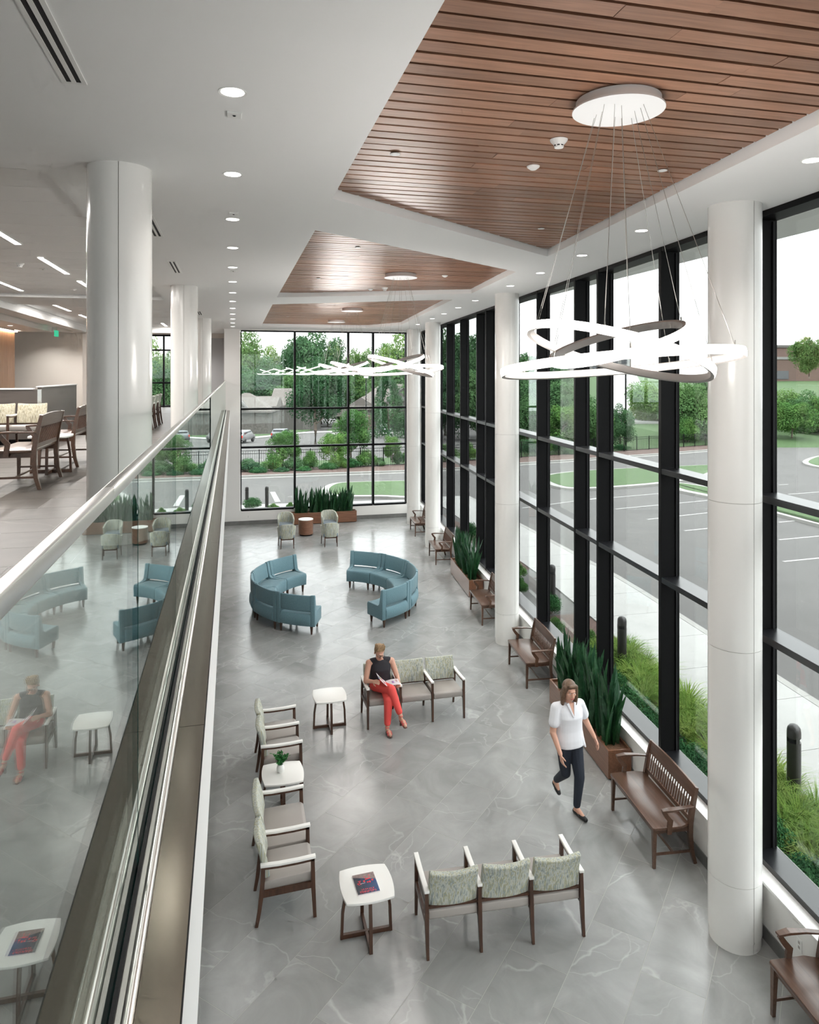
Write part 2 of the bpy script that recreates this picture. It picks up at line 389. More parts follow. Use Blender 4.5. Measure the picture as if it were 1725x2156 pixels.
def clip_poly(poly, clip):
    # Sutherland-Hodgman, clip convex CCW
    out = poly
    for i in range(len(clip)):
        a, b = clip[i], clip[(i + 1) % len(clip)]; inp = out; out = []
        if not inp: break
        def side(p): return (b[0] - a[0]) * (p[1] - a[1]) - (b[1] - a[1]) * (p[0] - a[0])
        for j in range(len(inp)):
            p, q = inp[j - 1], inp[j]; sp, sq = side(p), side(q)
            if (sp >= 0) != (sq >= 0):
                k = sp / (sp - sq); out.append((p[0] + (q[0] - p[0]) * k, p[1] + (q[1] - p[1]) * k))
            if sq >= 0: out.append(q)
    return out
def area(p): return abs(sum(p[i][0] * p[(i + 1) % len(p)][1] - p[(i + 1) % len(p)][0] * p[i][1] for i in range(len(p)))) / 2
def hspan(poly, y):
    xs = []
    n = len(poly)
    for i in range(n):
        (x0, y0), (x1, y1) = poly[i], poly[(i + 1) % n]
        if (y0 <= y) != (y1 <= y): xs.append(x0 + (y - y0) / (y1 - y0) * (x1 - x0))
    xs.sort(); return xs

# ------------------------------------------------------------------ building dimensions
ZC = 7.142; Z2 = 4.18; YF = 26.78; K = 0.092
WALLA, FRA, GLA = 4.485, 4.611, 4.85         # wall face, frame inner face, glass line: X = a + K*Y
def wx(a, y): return a + K * y
WANG = math.atan(K)
def wbar(mb, a0, a1, y0, y1, z0, z1, mi=0):
    mb.prism([(wx(a0, y0), y0), (wx(a1, y0), y0), (wx(a1, y1), y1), (wx(a0, y1), y1)], z0, z1, mi)

# ---- lower floor with 45 degree tiles
mb = MB(); mb.prism([(-9, -7), (wx(5.0, -7), -7), (wx(5.0, 27.1), 27.1), (-9, 27.1)], -0.25, -0.0008)
floor = struct(mb.build('floor', 'grout'))
fpoly = [(-0.9, 2.5), (wx(WALLA, 2.5), 2.5), (wx(WALLA, YF), YF), (-0.9, YF)]
r2 = math.sqrt(2); PW, PL, GP = 0.5665, 1.15, 0.006
def tiles(parent, poly, org, ang, pw, pl, stag, z0, z1, mat, r_lo, r_hi, a_lo, a_hi):
    ca, sa = math.cos(ang), math.sin(ang)
    for r in range(r_lo, r_hi):
        off = (stag * r) % pl
        for k in range(a_lo, a_hi):
            a0 = org[0] + off + k * pl + GP / 2; a1 = a0 + pl - GP; p0 = org[1] + r * pw + GP / 2; p1 = p0 + pw - GP
            q = [(a * ca - p * sa, a * sa + p * ca) for a, p in ((a0, p0), (a1, p0), (a1, p1), (a0, p1))]
            q = clip_poly(q, poly)
            if len(q) > 2 and area(q) > 0.01:
                m = MB(); m.prism(q, z0, z1); m.build('tile', mat, parent)
tiles(floor, fpoly, (6.745, 1.02), PI / 4, PW, PL, 0.385, -0.012, 0.0, 'tile', -16, 34, -12, 18)
mb = MB(); mb.prism([(-9, -7), (wx(WALLA, -7), -7), (wx(WALLA, 2.49), 2.49), (-9, 2.49)], -0.012, 0.0)
mb.prism([(-9, 2.49), (-0.91, 2.49), (-0.91, YF), (-9, YF)], -0.012, 0.0); struct(mb.build('floor_outer', 'tile'))

# ---- mezzanine slab
mb = MB(); mb.box(-12, -0.103, -7, 30.2, 3.56, Z2 - 0.012)
M['fascia'] = plain('white_fascia_paint', (0.86, 0.86, 0.85), 0.5)
mezz = struct(mb.build('floor_mezzanine', 'fascia'))
mb = MB(); mb.box(-12, -0.30, -7, 30.2, Z2 - 0.012, Z2 - 0.0008); mb.build('grout_bed', 'grout', mezz)
upoly = [(-7.2, 5.2), (-0.30, 5.2), (-0.30, 25.0), (-7.2, 25.0)]
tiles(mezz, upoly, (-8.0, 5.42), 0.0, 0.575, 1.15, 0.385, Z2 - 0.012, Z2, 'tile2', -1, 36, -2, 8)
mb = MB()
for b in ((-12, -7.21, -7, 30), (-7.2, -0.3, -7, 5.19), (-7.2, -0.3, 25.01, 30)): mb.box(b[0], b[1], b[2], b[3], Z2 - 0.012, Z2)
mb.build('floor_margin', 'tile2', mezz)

# ---- ceiling with tray openings
W1 = [(0.905, -1.6), (0.905, 6.68), (4.27, 9.25), (3.20, -1.6)]
W2 = [(0.915, 8.20), (4.416, 10.745), (4.731, 13.88), (0.918, 15.57)]
W3 = [(0.914, 17.18), (4.716, 15.133), (5.468, 23.30), (4.578, 25.03), (0.952, 25.14)]
PA = [(-1.48, 6.40), (-6.9, 2.9), (-6.9, 16.77), (-1.48, 16.77)]
PB = [(-1.48, 18.6), (-5.0, 18.6), (-5.0, 27.2), (-1.48, 27.2)]
def ring_faces(mb, outer, holes, z):
    allp = [[Vector((x, y, 0)) for x, y in lp] for lp in [outer] + holes]
    tris = tessellate_polygon(allp); flat = [p for lp in allp for p in lp]
    fs = []
    for a, b, c in tris:
        n = (flat[b] - flat[a]).cross(flat[c] - flat[a]).z
        fs.append((a, b, c) if n < 0 else (a, c, b))
    mb.add([(p.x, p.y, z) for p in flat], fs)
REC = 0.115
mb = MB(); outer = [(-12, -7), (wx(GLA, -7), -7), (wx(GLA, 27.0), 27.0), (-0.3, 27.0), (-0.3, 30.2), (-12, 30.2)]
ring_faces(mb, outer, [W1, W2, W3, PA, PB], ZC)
for lp in (W1, W2, W3, PA, PB):
    n = len(lp)
    for i in range(n):
        (x0, y0), (x1, y1) = lp[i], lp[(i + 1) % n]
        mb.add([(x0, y0, ZC), (x1, y1, ZC), (x1, y1, ZC + REC + 0.1), (x0, y0, ZC + REC + 0.1)], [(0, 1, 2, 3)])
mb.box(-12.3, wx(GLA, 27) + 0.3, -7.3, 30.5, ZC + 0.30, ZC + 0.6)
ceil = struct(mb.build('ceiling', 'ceil'))
def shrink(poly, d):
    cx = sum(p[0] for p in poly) / len(poly); cy = sum(p[1] for p in poly) / len(poly)
    n = len(poly); a = sum(poly[i][0] * poly[(i + 1) % n][1] - poly[(i + 1) % n][0] * poly[i][1] for i in range(n))
    P = poly if a > 0 else poly[::-1]; out = []
    for i in range(n):
        p0, p1, p2 = Vector(P[i - 1]), Vector(P[i]), Vector(P[(i + 1) % n])
        e1 = (p1 - p0).normalized(); e2 = (p2 - p1).normalized()
        n1 = Vector((-e1.y, e1.x)); n2 = Vector((-e2.y, e2.x)); b = (n1 + n2); b = b / max(0.3, 1 + n1.dot(n2))
        out.append(tuple(p1 + b * d))
    return out
for idx, W in enumerate((W1, W2, W3)):
    back = MB(); back.prism(shrink(W, 0.002), ZC + REC, ZC + REC + 0.05); pan = back.build('wood_panel', 'plankdark', ceil)
    pin = shrink(W, 0.03)
    y = min(p[1] for p in pin) + 0.02; ymax = max(p[1] for p in pin); pitch = 0.1425; wd = 0.117
    r = 0
    while y + wd < ymax:
        a, b = hspan(pin, y + 0.001), hspan(pin, y + wd - 0.001)
        if len(a) == 2 and len(b) == 2:
            xs = [0.0]
            L0 = max(b[1], a[1]) - min(a[0], b[0])
            cuts = []
            if idx < 2 and L0 > 2.4:
                cuts = [min(a[0], b[0]) + L0 * random.uniform(0.25, 0.75)]
            def span(x0a, x1a, x0b, x1b):
                m = MB(); z0 = ZC + 0.085 + random.uniform(-0.002, 0.002)
                m.prism([(x0a, y), (x1a, y), (x1b, y + wd), (x0b, y + wd)], z0, z0 + 0.018); m.build('plank', 'plank', pan)
            if a[1] - a[0] > 0.05 and b[1] - b[0] > 0.05:
                if cuts and max(a[0], b[0]) + 0.3 < cuts[0] < min(a[1], b[1]) - 0.3:
                    c = cuts[0]; span(a[0], c - 0.001, b[0], c - 0.001); span(c + 0.001, a[1], c + 0.001, b[1])
                else: span(a[0], a[1], b[0], b[1])
        y += pitch; r += 1
for idx, W in enumerate((PA, PB)):
    back = MB(); back.prism(shrink(W, 0.002), ZC + REC, ZC + REC + 0.05); pan = back.build('plank_panel', 'seam', ceil)
    pin = shrink(W, 0.012); y = min(p[1] for p in pin) + 0.01; ymax = max(p[1] for p in pin); pitch = 0.61
    while y < ymax - 0.05:
        y1 = min(y + pitch - 0.008, ymax - 0.002)
        q = clip_poly([(-20, y), (20, y), (20, y1), (-20, y1)], pin if sum(pin[i][0] * pin[(i + 1) % len(pin)][1] - pin[(i + 1) % len(pin)][0] * pin[i][1] for i in range(len(pin))) > 0 else pin[::-1])
        if len(q) > 2 and area(q) > 0.01:
            m = MB(); m.prism(q, ZC + 0.07, ZC + 0.09); m.build('plank', 'plankwhite', pan)
        y += pitch

# ---- walls
mb = MB(); wbar(mb, WALLA, GLA + 0.12, -7, 27.0, 0, 0.535); struct(mb.build('wall_right', 'wall'))
mb = MB(); wbar(mb, WALLA - 0.02, FRA + 0.03, -7, YF - 0.02, 0.535, 0.565); struct(mb.build('trim_1', 'stone', bevel=0.004))
mb = MB(); wbar(mb, WALLA - 0.012, WALLA, -7, YF, 0, 0.13); struct(mb.build('baseboard_right', 'basetile'))
mb = MB(); mb.box(-9, wx(GLA + 0.12, YF), YF, YF + 0.28, 0, 0.50); mb.box(-9, 0.27, YF, YF + 0.28, 0.50, 3.5)
mb.box(-0.234, 0.27, YF, YF + 0.28, 3.5, ZC); mb.box(6.50, wx(GLA + 0.12, YF), YF, YF + 0.28, 0.50, ZC)
mb.box(0.27, 6.5, YF, YF + 0.28, 7.10, ZC); struct(mb.build('wall_far', 'wall'))
mb = MB(); mb.box(-9, wx(WALLA, YF), YF - 0.014, YF, 0, 0.15); struct(mb.build('baseboard_far', 'basetile'))
mb = MB(); mb.box(-9.3, -9, -7, 27, 0, 3.56); mb.box(-12.3, -12, -7, 30.2, Z2, ZC); struct(mb.build('wall_left', 'beige'))
mb = MB(); mb.box(-12.3, wx(GLA, -7), -7.3, -7, -0.2, 0.5); mb.box(-12.3, wx(GLA, -7), -7.3, -7, 3.56, Z2); mb.box(-12.3, -11.4, -7.3, -7, 0.5, ZC); struct(mb.build('wall_back', 'wall'))
w = struct(empty('window_7'))  # invented glazing behind the camera, added to bring skylight in from behind
for k in range(8):
    x = -11.4 + k * 2.2; x1 = min(x + 2.2, wx(GLA, -7))
    m = MB(); m.box(x - 0.03, x + 0.03, -7.25, -7.05, 0.5, ZC); m.build('mullion', 'black', w)
    for z0, z1 in ((0.5, 3.56), (Z2, ZC)):
        m = MB(); m.box(x + 0.03, x1 - 0.03, -7.155, -7.145, z0, z1); m.build('pane', 'glass', w)
mb = MB(); mb.box(-12, -3.35, 30.0, 30.2, Z2, ZC); mb.box(-0.95, -0.3, 30.0, 30.2, Z2, ZC); mb.box(-3.35, -0.95, 30.0, 30.2, 7.06, ZC)
struct(mb.build('wall_upper', 'beige'))
mb = MB(); mb.box(-0.95, -0.3, 29.98, 29.999, Z2, 6.95); struct(mb.build('wall_alcove', 'wallgrey'))
mb = MB(); mb.box(-0.3, -0.234, YF, 30.2, 3.56, ZC); struct(mb.build('wall_return', 'wall'))
mb = MB(); mb.box(-7.45, -7.3, 18.0, 27.2, Z2, 6.93); struct(mb.build('wall_wood', 'woodwall'))
mb = MB()
y = 18.0
while y < 27.1:
    m = MB(); m.box(-7.3, -7.285, y + 0.004, min(y + 0.6, 27.2) - 0.004, Z2, 6.93); m.build('panel', 'woodwall', bpy.data.objects['wall_wood']); y += 0.6
mb = MB(); mb.box(-7.28, -7.2, 18, 27.2, 6.94, 6.965); cv = mb.build('cove_light', 'cove'); tag(cv, 'warm cove light strip along top of the wooden wall', 'cove light')
mb = MB(); mb.box(-6.95, -6.1, 17.2, 27.2, 6.96, ZC); mb.box(-5.35, -5.0, 17.2, 27.2, 6.98, ZC); mb.box(-7.3, -1.48, 27.2, 27.5, 6.98, ZC)
mb.box(-7.3, -6.95, 17.2, 27.2, 7.06, ZC)
struct(mb.build('ceiling_soffit', 'ceil', bevel=0.01))
mb = MB(); mb.box(-5.2, -4.6, 27.6, 27.9, Z2, ZC); struct(mb.build('wall_pier', 'wall'))

# ---- curtain walls
def window_far():
    w = struct(empty('window_1'))
    zs = [0.53, 2.82, 4.22, 7.09]; xs = [0.28, 2.24, 4.245, 5.20, 6.50]
    for i, x in enumerate(xs):
        m = MB(); hw = 0.035
        m.box(x - hw if i else x, x + hw if i < 4 else x, YF - 0.005, YF + 0.20, zs[0], zs[-1]); m.build('mullion', 'black', w, bevel=0.003)
    for j, z in enumerate(zs):
        for i in range(4):
            m = MB(); z0, z1 = (z - 0.035, z + 0.035)
            if j == 0: z0 = 0.50
            if j == 3: z1 = 7.10
            m.box(xs[i] + 0.035, xs[i + 1] - 0.035, YF + 0.0, YF + 0.20, z0, z1); m.build('transom', 'black', w, bevel=0.003)
            if j < 3:
                m = MB(); m.box(xs[i] + 0.03, xs[i + 1] - 0.03, YF + 0.155, YF + 0.165, z + 0.03, zs[j + 1] - 0.03); m.build('pane', 'glass', w)
window_far()
mulls = [-5.37, -3.40, -2.45, -0.48, 1.49, 3.46, 4.41, 6.30, 8.22, 10.19, 11.13, 13.08, 15.05, 17.02, 17.97, 19.92, 21.88, 23.85, 24.80, 26.70]
bays = [(-7, 6.30), (6.30, 13.08), (13.08, 21.88), (21.88, 26.78)]
zs = [0.565, 2.845, 4.245, 7.10]
for bi, (b0, b1) in enumerate(bays):
    w = struct(empty('window_%d' % (bi + 2)))
    ys = [y for y in mulls if b0 <= y < b1]
    ed = [b0] + ys + [b1]
    for y in ys:
        m = MB(); wbar(m, FRA, GLA + 0.03, y - 0.035, y + 0.035, zs[0], ZC); m.build('mullion', 'black', w, bevel=0.003)
    for j, z in enumerate(zs):
        for i in range(len(ed) - 1):
            y0 = ed[i] + 0.035; y1 = ed[i + 1] - 0.035
            if y1 - y0 < 0.02: continue
            m = MB(); z0, z1 = z - 0.035, z + 0.035
            if j == 0: z0, z1 = z, z + 0.06
            if j == 3: z0, z1 = z - 0.02, ZC
            wbar(m, FRA + 0.004, GLA + 0.03, y0, y1, z0, z1); m.build('transom', 'alu' if j < 3 else 'black', w, bevel=0.003)
            if j < 3:
                m = MB(); wbar(m, GLA - 0.005, GLA + 0.005, y0 - 0.01, y1 + 0.01, z + 0.03, zs[j + 1] - 0.03); m.build('pane', 'glass', w)
                m = MB()
                for (ya, yb) in ((y0, y0 + 0.018), (y1 - 0.018, y1)): wbar(m, GLA - 0.03, GLA - 0.012, ya, yb, z + 0.035, zs[j + 1] - 0.035)
                m.build('glazing_bead', 'gasket', w)
w = struct(empty('window_6'))
for x in (-3.33, -2.66, -1.99, -0.97):
    m = MB(); m.box(x - 0.03, x + 0.03, 29.95, 30.15, Z2, 7.06); m.build('mullion', 'black', w)
for z in (Z2 + 0.04, 5.15, 6.45, 7.03):
    m = MB(); m.box(-3.33, -0.97, 29.97, 30.14, z - 0.03, z + 0.03); m.build('transom', 'black', w)
for x0, x1 in ((-3.3, -2.69), (-2.63, -2.02), (-1.96, -1.0)):
    for z0, z1 in ((Z2 + 0.07, 5.12), (5.18, 6.42), (6.48, 7.0)):
        m = MB(); m.box(x0, x1, 30.05, 30.06, z0, z1); m.build('pane', 'glass', w)

# ---- columns
def shell(r, z0, z1, a0, a1, th=0.02, seg=20):
    m = MB(); m.lathe([(r - th, z0), (r, z0), (r, z1), (r - th, z1), (r - th, z0)], seg, 0, None, a0, a1)
    return m
def column(x, y, z0, segs, label, aim):
    t = thing('column', label, 'column', (x, y, 0), 0, 'round white columns')
    m = MB(); m.lathe([(0.001, z0), (0.232, z0), (0.232, ZC), (0.001, ZC)], 28); m.build('core', 'seam', t, smooth=40)
    ga = 0.0022 / 0.245
    for i, (a, b) in enumerate(segs):
        r = 0.238 if (i == 0 and len(segs) > 2) else 0.245
        for k in range(2):
            a0 = aim + k * PI + ga; a1 = aim + (k + 1) * PI - ga
            shell(r, a + (0.002 if i else 0), b - (0.002 if b < ZC else 0), a0, a1).build('cover_panel', 'column', t, smooth=40)
    return t
SEG = [(0, 0.10), (0.10, 0.63), (0.63, 2.86), (2.86, 4.27), (4.27, ZC)]
for (x, y, lb) in ((4.77, 6.04, 'white round column at far right in front of the near window frames'),
                   (5.47, 13.80, 'white round column between the two long slatted bench and planter groups'),
                   (6.21, 22.03, 'white round column beside the far slatted bench, third along the window wall'),
                   (6.47, 25.60, 'white round column in the far corner next to the end window')):
    column(x, y, 0, SEG, lb, math.atan2(-y, -x) + 0.75)
for (x, y, lb) in ((-0.88, 6.14, 'large white round column behind the glass railing, nearest on the upper floor'),
                   (-0.88, 14.05, 'second white round column behind the railing on the upper floor'),
                   (-0.86, 22.1, 'farthest white round column on the upper floor, mostly hidden')):
    column(x, y, Z2, [(Z2, ZC)], lb, math.atan2(-y, -x) - 0.04)

# ---- glass railing
RX = -0.251
t = thing('glass_railing', 'glass railing with stainless top rail along the mezzanine edge', 'railing', (RX, 0, Z2))
ys = [-3.18 + 1.30 * k for k in range(25)]
for k in range(len(ys) - 1):
    y0, y1 = ys[k] + 0.006, min(ys[k + 1], 26.75) - 0.006
    if y1 - y0 < 0.1: continue
    m = MB(); z0, z1, hx = 0.01, EYE - Z2 - 0.262, 0.0065
    vs = [(-hx, y0, z0), (hx, y0, z0), (hx, y1, z0), (-hx, y1, z0), (-hx, y0, z1), (hx, y0, z1), (hx, y1, z1), (-hx, y1, z1)]
    m.add(vs, [(1, 2, 6, 5), (3, 0, 4, 7)]); m.add(vs, [(0, 3, 2, 1), (4, 5, 6, 7), (0, 1, 5, 4), (2, 3, 7, 6)], 1)
    m.build('glass_panel', ['railglass', 'glassedge'], t)
for y0, y1 in ((-3.2, 1.6), (1.603, 6.4), (6.403, 11.2), (11.203, 16.0), (16.003, 20.8), (20.803, 26.76)):
    m = MB(); m.box(-0.0115, 0.0115, y0, y1, EYE - Z2 - 0.264, EYE - Z2 - 0.235); m.build('top_rail', 'steelp', t, smooth=30, bevel=0.004)
for s, x0, x1 in ((1, 0.009, 0.018), (-1, -0.018, -0.009)):
    m = MB(); m.box(x0, x1, -3.2, 26.76, 0.0, 0.022); m.build('gasket', 'gasket', t)
m = MB(); m.sweep([(0.0, -3.2, 0), (0.0, 26.76, 0)], [(-0.06, 0.0), (-0.06, 0.014), (-0.019, 0.014), (-0.019, 0.0)]); m.build('base_shoe', 'steel', t)
m = MB(); m.box(0.019, 0.031, -3.2, 26.76, 0, 0.012); m.build('base_shoe', 'steel', t)
m = MB(); m.tube([(0.0425, -3.2, 0.004), (0.0425, 26.76, 0.004)], 0.0125, 16); m.build('base_trim', 'steelp', t, smooth=40)
yy = -3.2
while yy < 26.7:
    m = MB(); m.box(0.0555, 0.147, yy, min(yy + 3.0, 26.76) - 0.003, -0.01, 0.003); m.build('ledge_plate', 'bronze', t); yy += 3.0
m = MB(); m.box(0.147, 0.150, -3.2, 26.76, -0.012, 0.005); m.build('ledge_edge', 'gasket', t)

# ------------------------------------------------------------------ furniture builders
def soft_box(x0, x1, y0, y1, z0, z1, bev, name, mat, parent, T=None, seg=3):
    m = MB(); m.box(x0, x1, y0, y1, z0, z1, 0, T); return m.build(name, mat, parent, smooth=50, bevel=bev, bseg=seg)
def tandem(widths, label, loc, rz, group='tandem waiting seats', fab='stripe', skip_back=()):
    t = thing('tandem_seating', label, 'seating', loc, rz, group)
    W = sum(widths); xs = [-W / 2]
    for w in widths: xs.append(xs[-1] + w)
    for x in xs:
        m = MB(); m.bar((x, -0.285, 0), (x, -0.268, 0.30), 0.026, 0.032, 0.034, 0.042, up=(0, 1, 0)); m.bar((x, -0.268, 0.30), (x, -0.262, 0.595), 0.034, 0.042, 0.034, 0.038, up=(0, 1, 0))
        m.build('front_leg', 'walnut', t)
        m = MB(); m.sweep([(x, 0.295, 0), (x, 0.268, 0.15), (x, 0.245, 0.33), (x, 0.235, 0.45), (x, 0.230, 0.60)], [(-0.017, -0.02), (0.017, -0.02), (0.017, 0.02), (-0.017, 0.02)], up=(0, 1, 0), scales=[0.75, 0.9, 1.1, 1.05, 0.9])
        m.build('rear_leg', 'walnut', t)
        m = MB(); m.sweep([(x, -0.28, 0.590), (x, -0.12, 0.578), (x, 0.08, 0.572), (x, 0.245, 0.578)], [(-0.017, -0.012), (0.017, -0.012), (0.017, 0.012), (-0.017, 0.012)]); m.build('arm_rail', 'walnut', t)
        m = MB(); m.sweep([(x, -0.292, 0.616), (x, -0.12, 0.603), (x, 0.08, 0.597), (x, 0.258, 0.603)], [(-0.024, -0.013), (0.024, -0.013), (0.024, 0.013), (-0.024, 0.013)]); m.build('arm_cap', 'white', t, smooth=30, bevel=0.004)
        m = MB(); m.bar((x, -0.255, 0.335), (x, 0.235, 0.315), 0.026, 0.06); m.build('side_rail', 'walnut', t)
    for i, w in enumerate(widths):
        a, b = xs[i] + 0.022, xs[i + 1] - 0.022
        m = MB(); n = 8
        prof = [(-0.275, 0.345), (-0.288, 0.375), (-0.285, 0.425), (-0.255, 0.448), (-0.05, 0.440), (0.20, 0.425), (0.235, 0.405), (0.24, 0.335), (0.22, 0.318), (-0.24, 0.330)]
        vs = [(a, y, z) for y, z in prof] + [(b, y, z) for y, z in prof]; k = len(prof)
        m.add(vs, [tuple(range(k)), tuple(range(2 * k - 1, k - 1, -1))] + [(j, k + j, k + (j + 1) % k, (j + 1) % k) for j in range(k)])
        m.build('seat', 'vinyl', t, smooth=60, bevel=0.010)
        if i in skip_back: continue
        # curved, tilted padded backrest
        m = MB(); nx, nz = 8, 5; T = Matrix.Translation((0, 0.185, 0.455)) @ Matrix.Rotation(math.radians(-13), 4, 'X')
        H, th = 0.355, 0.06; F_, B_ = [], []
        for iz in range(nz + 1):
            for ix in range(nx + 1):
                u = ix / nx; vz = iz / nz; x = a + (b - a) * u; s = 2 * u - 1
                crown = 0.012 * (1 - s * s) * 0.0 + (-0.010 * (1 - s * s) if iz == nz else 0)
                y = 0.030 * (1 - s * s) - 0.010 * math.sin(PI * vz)
                F_.append(T @ Vector((x, y - th / 2 - 0.006 * math.sin(PI * vz) * (1 - s ** 4), vz * H + crown))); B_.append(T @ Vector((x, y + th / 2, vz * H + crown)))
        N = len(F_); fs = []
        w1 = nx + 1
        for iz in range(nz):
            for ix in range(nx):
                q = (iz * w1 + ix, iz * w1 + ix + 1, (iz + 1) * w1 + ix + 1, (iz + 1) * w1 + ix)
                fs.append(q); fs.append(tuple(N + j for j in q[::-1]))
        for ix in range(nx):
            fs.append((ix + 1, ix, N + ix, N + ix + 1)); o = nz * w1; fs.append((o + ix, o + ix + 1, N + o + ix + 1, N + o + ix))
        for iz in range(nz):
            p, q = iz * w1, (iz + 1) * w1; fs.append((p, q, N + q, N + p)); p += nx; q += nx; fs.append((q, p, N + p, N + q))
        m.add(F_ + B_, fs); m.build('backrest', fab, t, smooth=60, bevel=0.014, bseg=3)
        m = MB(); m.bar((a - 0.01, 0.222, 0.44), (b + 0.01, 0.222, 0.44), 0.025, 0.022); m.build('back_rail', 'walnut', t)
    return t
def bench(label, loc, rz, group='slatted wooden benches'):
    t = thing('slatted_bench', label, 'bench', loc, rz, group)
    L = 0.555
    m = MB(); prof = [(-L, -0.235), (L, -0.235), (L + 0.012, -0.215), (L + 0.012, 0.10), (L - 0.03, 0.215), (-L + 0.03, 0.215), (-L - 0.012, 0.10), (-L - 0.012, -0.215)]
    m.prism(prof, 0.425, 0.458); m.build('seat', 'benchwood', t, smooth=40, bevel=0.008)
    m = MB(); m.box(-L + 0.05, L - 0.05, -0.205, -0.185, 0.37, 0.425); m.box(-L + 0.03, -L + 0.05, -0.19, 0.2, 0.37, 0.425); m.box(L - 0.05, L - 0.03, -0.19, 0.2, 0.37, 0.425); m.build('apron', 'benchwood', t)
    for s in (-1, 1):
        x = s * (L - 0.03)
        m = MB(); m.bar((x + s * 0.01, -0.212, 0), (x, -0.205, 0.425), 0.030, 0.030, 0.046, 0.046, up=(0, 1, 0)); m.build('front_leg', 'benchwood', t)
        m = MB(); m.sweep([(x, 0.285, 0), (x, 0.245, 0.14), (x, 0.225, 0.32), (x, 0.228, 0.46), (x, 0.262, 0.66), (x, 0.305, 0.85)], [(-0.02, -0.024), (0.02, -0.024), (0.02, 0.024), (-0.02, 0.024)], up=(0, 1, 0), scales=[0.8, 0.9, 1.05, 1.1, 1.0, 0.75]); m.build('back_post', 'benchwood', t)
        xa = s * (L + 0.005)
        m = MB(); m.sweep([(xa - s * 0.02, 0.25, 0.655), (xa + s * 0.01, 0.12, 0.660), (xa + s * 0.025, -0.03, 0.662), (xa + s * 0.02, -0.14, 0.655)], [(-0.030, -0.011), (0.030, -0.011), (0.030, 0.011), (-0.030, 0.011)], scales=[0.7, 0.85, 1.1, 0.9]); m.build('arm', 'benchwood', t, bevel=0.004)
        m = MB(); m.sweep([(xa + s * 0.012, -0.125, 0.650), (xa + s * 0.012, -0.085, 0.59), (xa + s * 0.008, -0.035, 0.53), (xa + s * 0.008, -0.045, 0.46), (xa + s * 0.008, -0.05, 0.385)], [(-0.014, -0.026), (0.014, -0.026), (0.014, 0.026), (-0.014, 0.026)], up=(0, 1, 0), scales=[0.8, 0.95, 1.1, 1.0, 1.0]); m.build('arm_support', 'benchwood', t)
        m = MB(); m.bar((x, -0.205, 0.145), (x, 0.25, 0.145), 0.016, 0.024); m.build('side_stretcher', 'benchwood', t)
    m = MB(); m.bar((-L + 0.03, 0.02, 0.145), (L - 0.03, 0.02, 0.145), 0.022, 0.016); m.build('stretcher', 'benchwood', t)
    m = MB(); n = 10; pts = []
    lo, hi = [], []
    for k in range(n + 1):
        u = 2 * k / n - 1; x = u * (L - 0.012); lo.append((x, 0.278, 0.715)); hi.append((x, 0.306, 0.846 + 0.022 * (1 - u * u)))
    vs = []
    for p, q in zip(lo, hi): vs += [(p[0], p[1] - 0.012, p[2]), (p[0], p[1] + 0.012, p[2]), (q[0], q[1] + 0.012, q[2]), (q[0], q[1] - 0.012, q[2])]
    fs = [(0, 1, 2, 3), tuple(4 * n + j for j in (3, 2, 1, 0))]
    for k in range(n):
        for j in range(4): fs.append((4 * k + j, 4 * (k + 1) + j, 4 * (k + 1) + (j + 1) % 4, 4 * k + (j + 1) % 4))
    m.add(vs, fs); m.build('crest_rail', 'benchwood', t, bevel=0.004)
    m = MB(); m.bar((-L + 0.04, 0.232, 0.495), (L - 0.04, 0.232, 0.495), 0.022, 0.05); m.build('lower_rail', 'benchwood', t)
    sm = MB(); sm.sweep([(0, 0.233, 0.515), (0, 0.250, 0.60), (0, 0.278, 0.722)], [(-0.0065, -0.007), (0.0065, -0.007), (0.0065, 0.007), (-0.0065, 0.007)], up=(0, 1, 0)); me = sm.mesh('slat', 'benchwood')
    for k in range(20): link('slat', me, t, loc=(-L + 0.075 + k * (2 * L - 0.15) / 19, 0, 0))
    return t
def side_table(label, loc, group='small square side tables'):
    t = thing('side_table', label, 'table', loc, 0, group)
    poly = []
    for q in range(4):
        for k in range(8):
            u = -1 + 2 * k / 8; d = 0.232 + 0.028 * (1 - u * u)
            x, y = u * 0.232, -d
            for _ in range(q): x, y = -y, x
            poly.append((x, y))
    m = MB(); m.prism(poly, 0.478, 0.502); m.build('table_top', 'white', t, smooth=40, bevel=0.005)
    for k in range(4):
        a = k * PI / 2; c, s = math.cos(a), math.sin(a)
        m = MB(); m.sweep([(c * 0.245, s * 0.245, 0), (c * 0.235, s * 0.235, 0.25), (c * 0.20, s * 0.20, 0.478)], [(-0.016, -0.013), (0.016, -0.013), (0.016, 0.013), (-0.016, 0.013)], up=(c, s, 0)); m.build('leg', 'walnut', t)
    for k, z in ((0, 0.012), (1, 0.012)):
        a = k * PI / 2; c, s = math.cos(a), math.sin(a)
        m = MB(); m.bar((-c * 0.245, -s * 0.245, 0.022), (c * 0.245, s * 0.245, 0.022), 0.030 - 0.002 * k, 0.040 - 0.002 * k); m.build('cross_foot', 'walnut', t)
    for k in range(2):
        a = k * PI / 2; c, s = math.cos(a), math.sin(a)
        m = MB(); m.bar((-c * 0.2, -s * 0.2, 0.466), (c * 0.2, s * 0.2, 0.466), 0.03, 0.024 - 0.002 * k); m.build('top_brace', 'walnut', t)
    return t
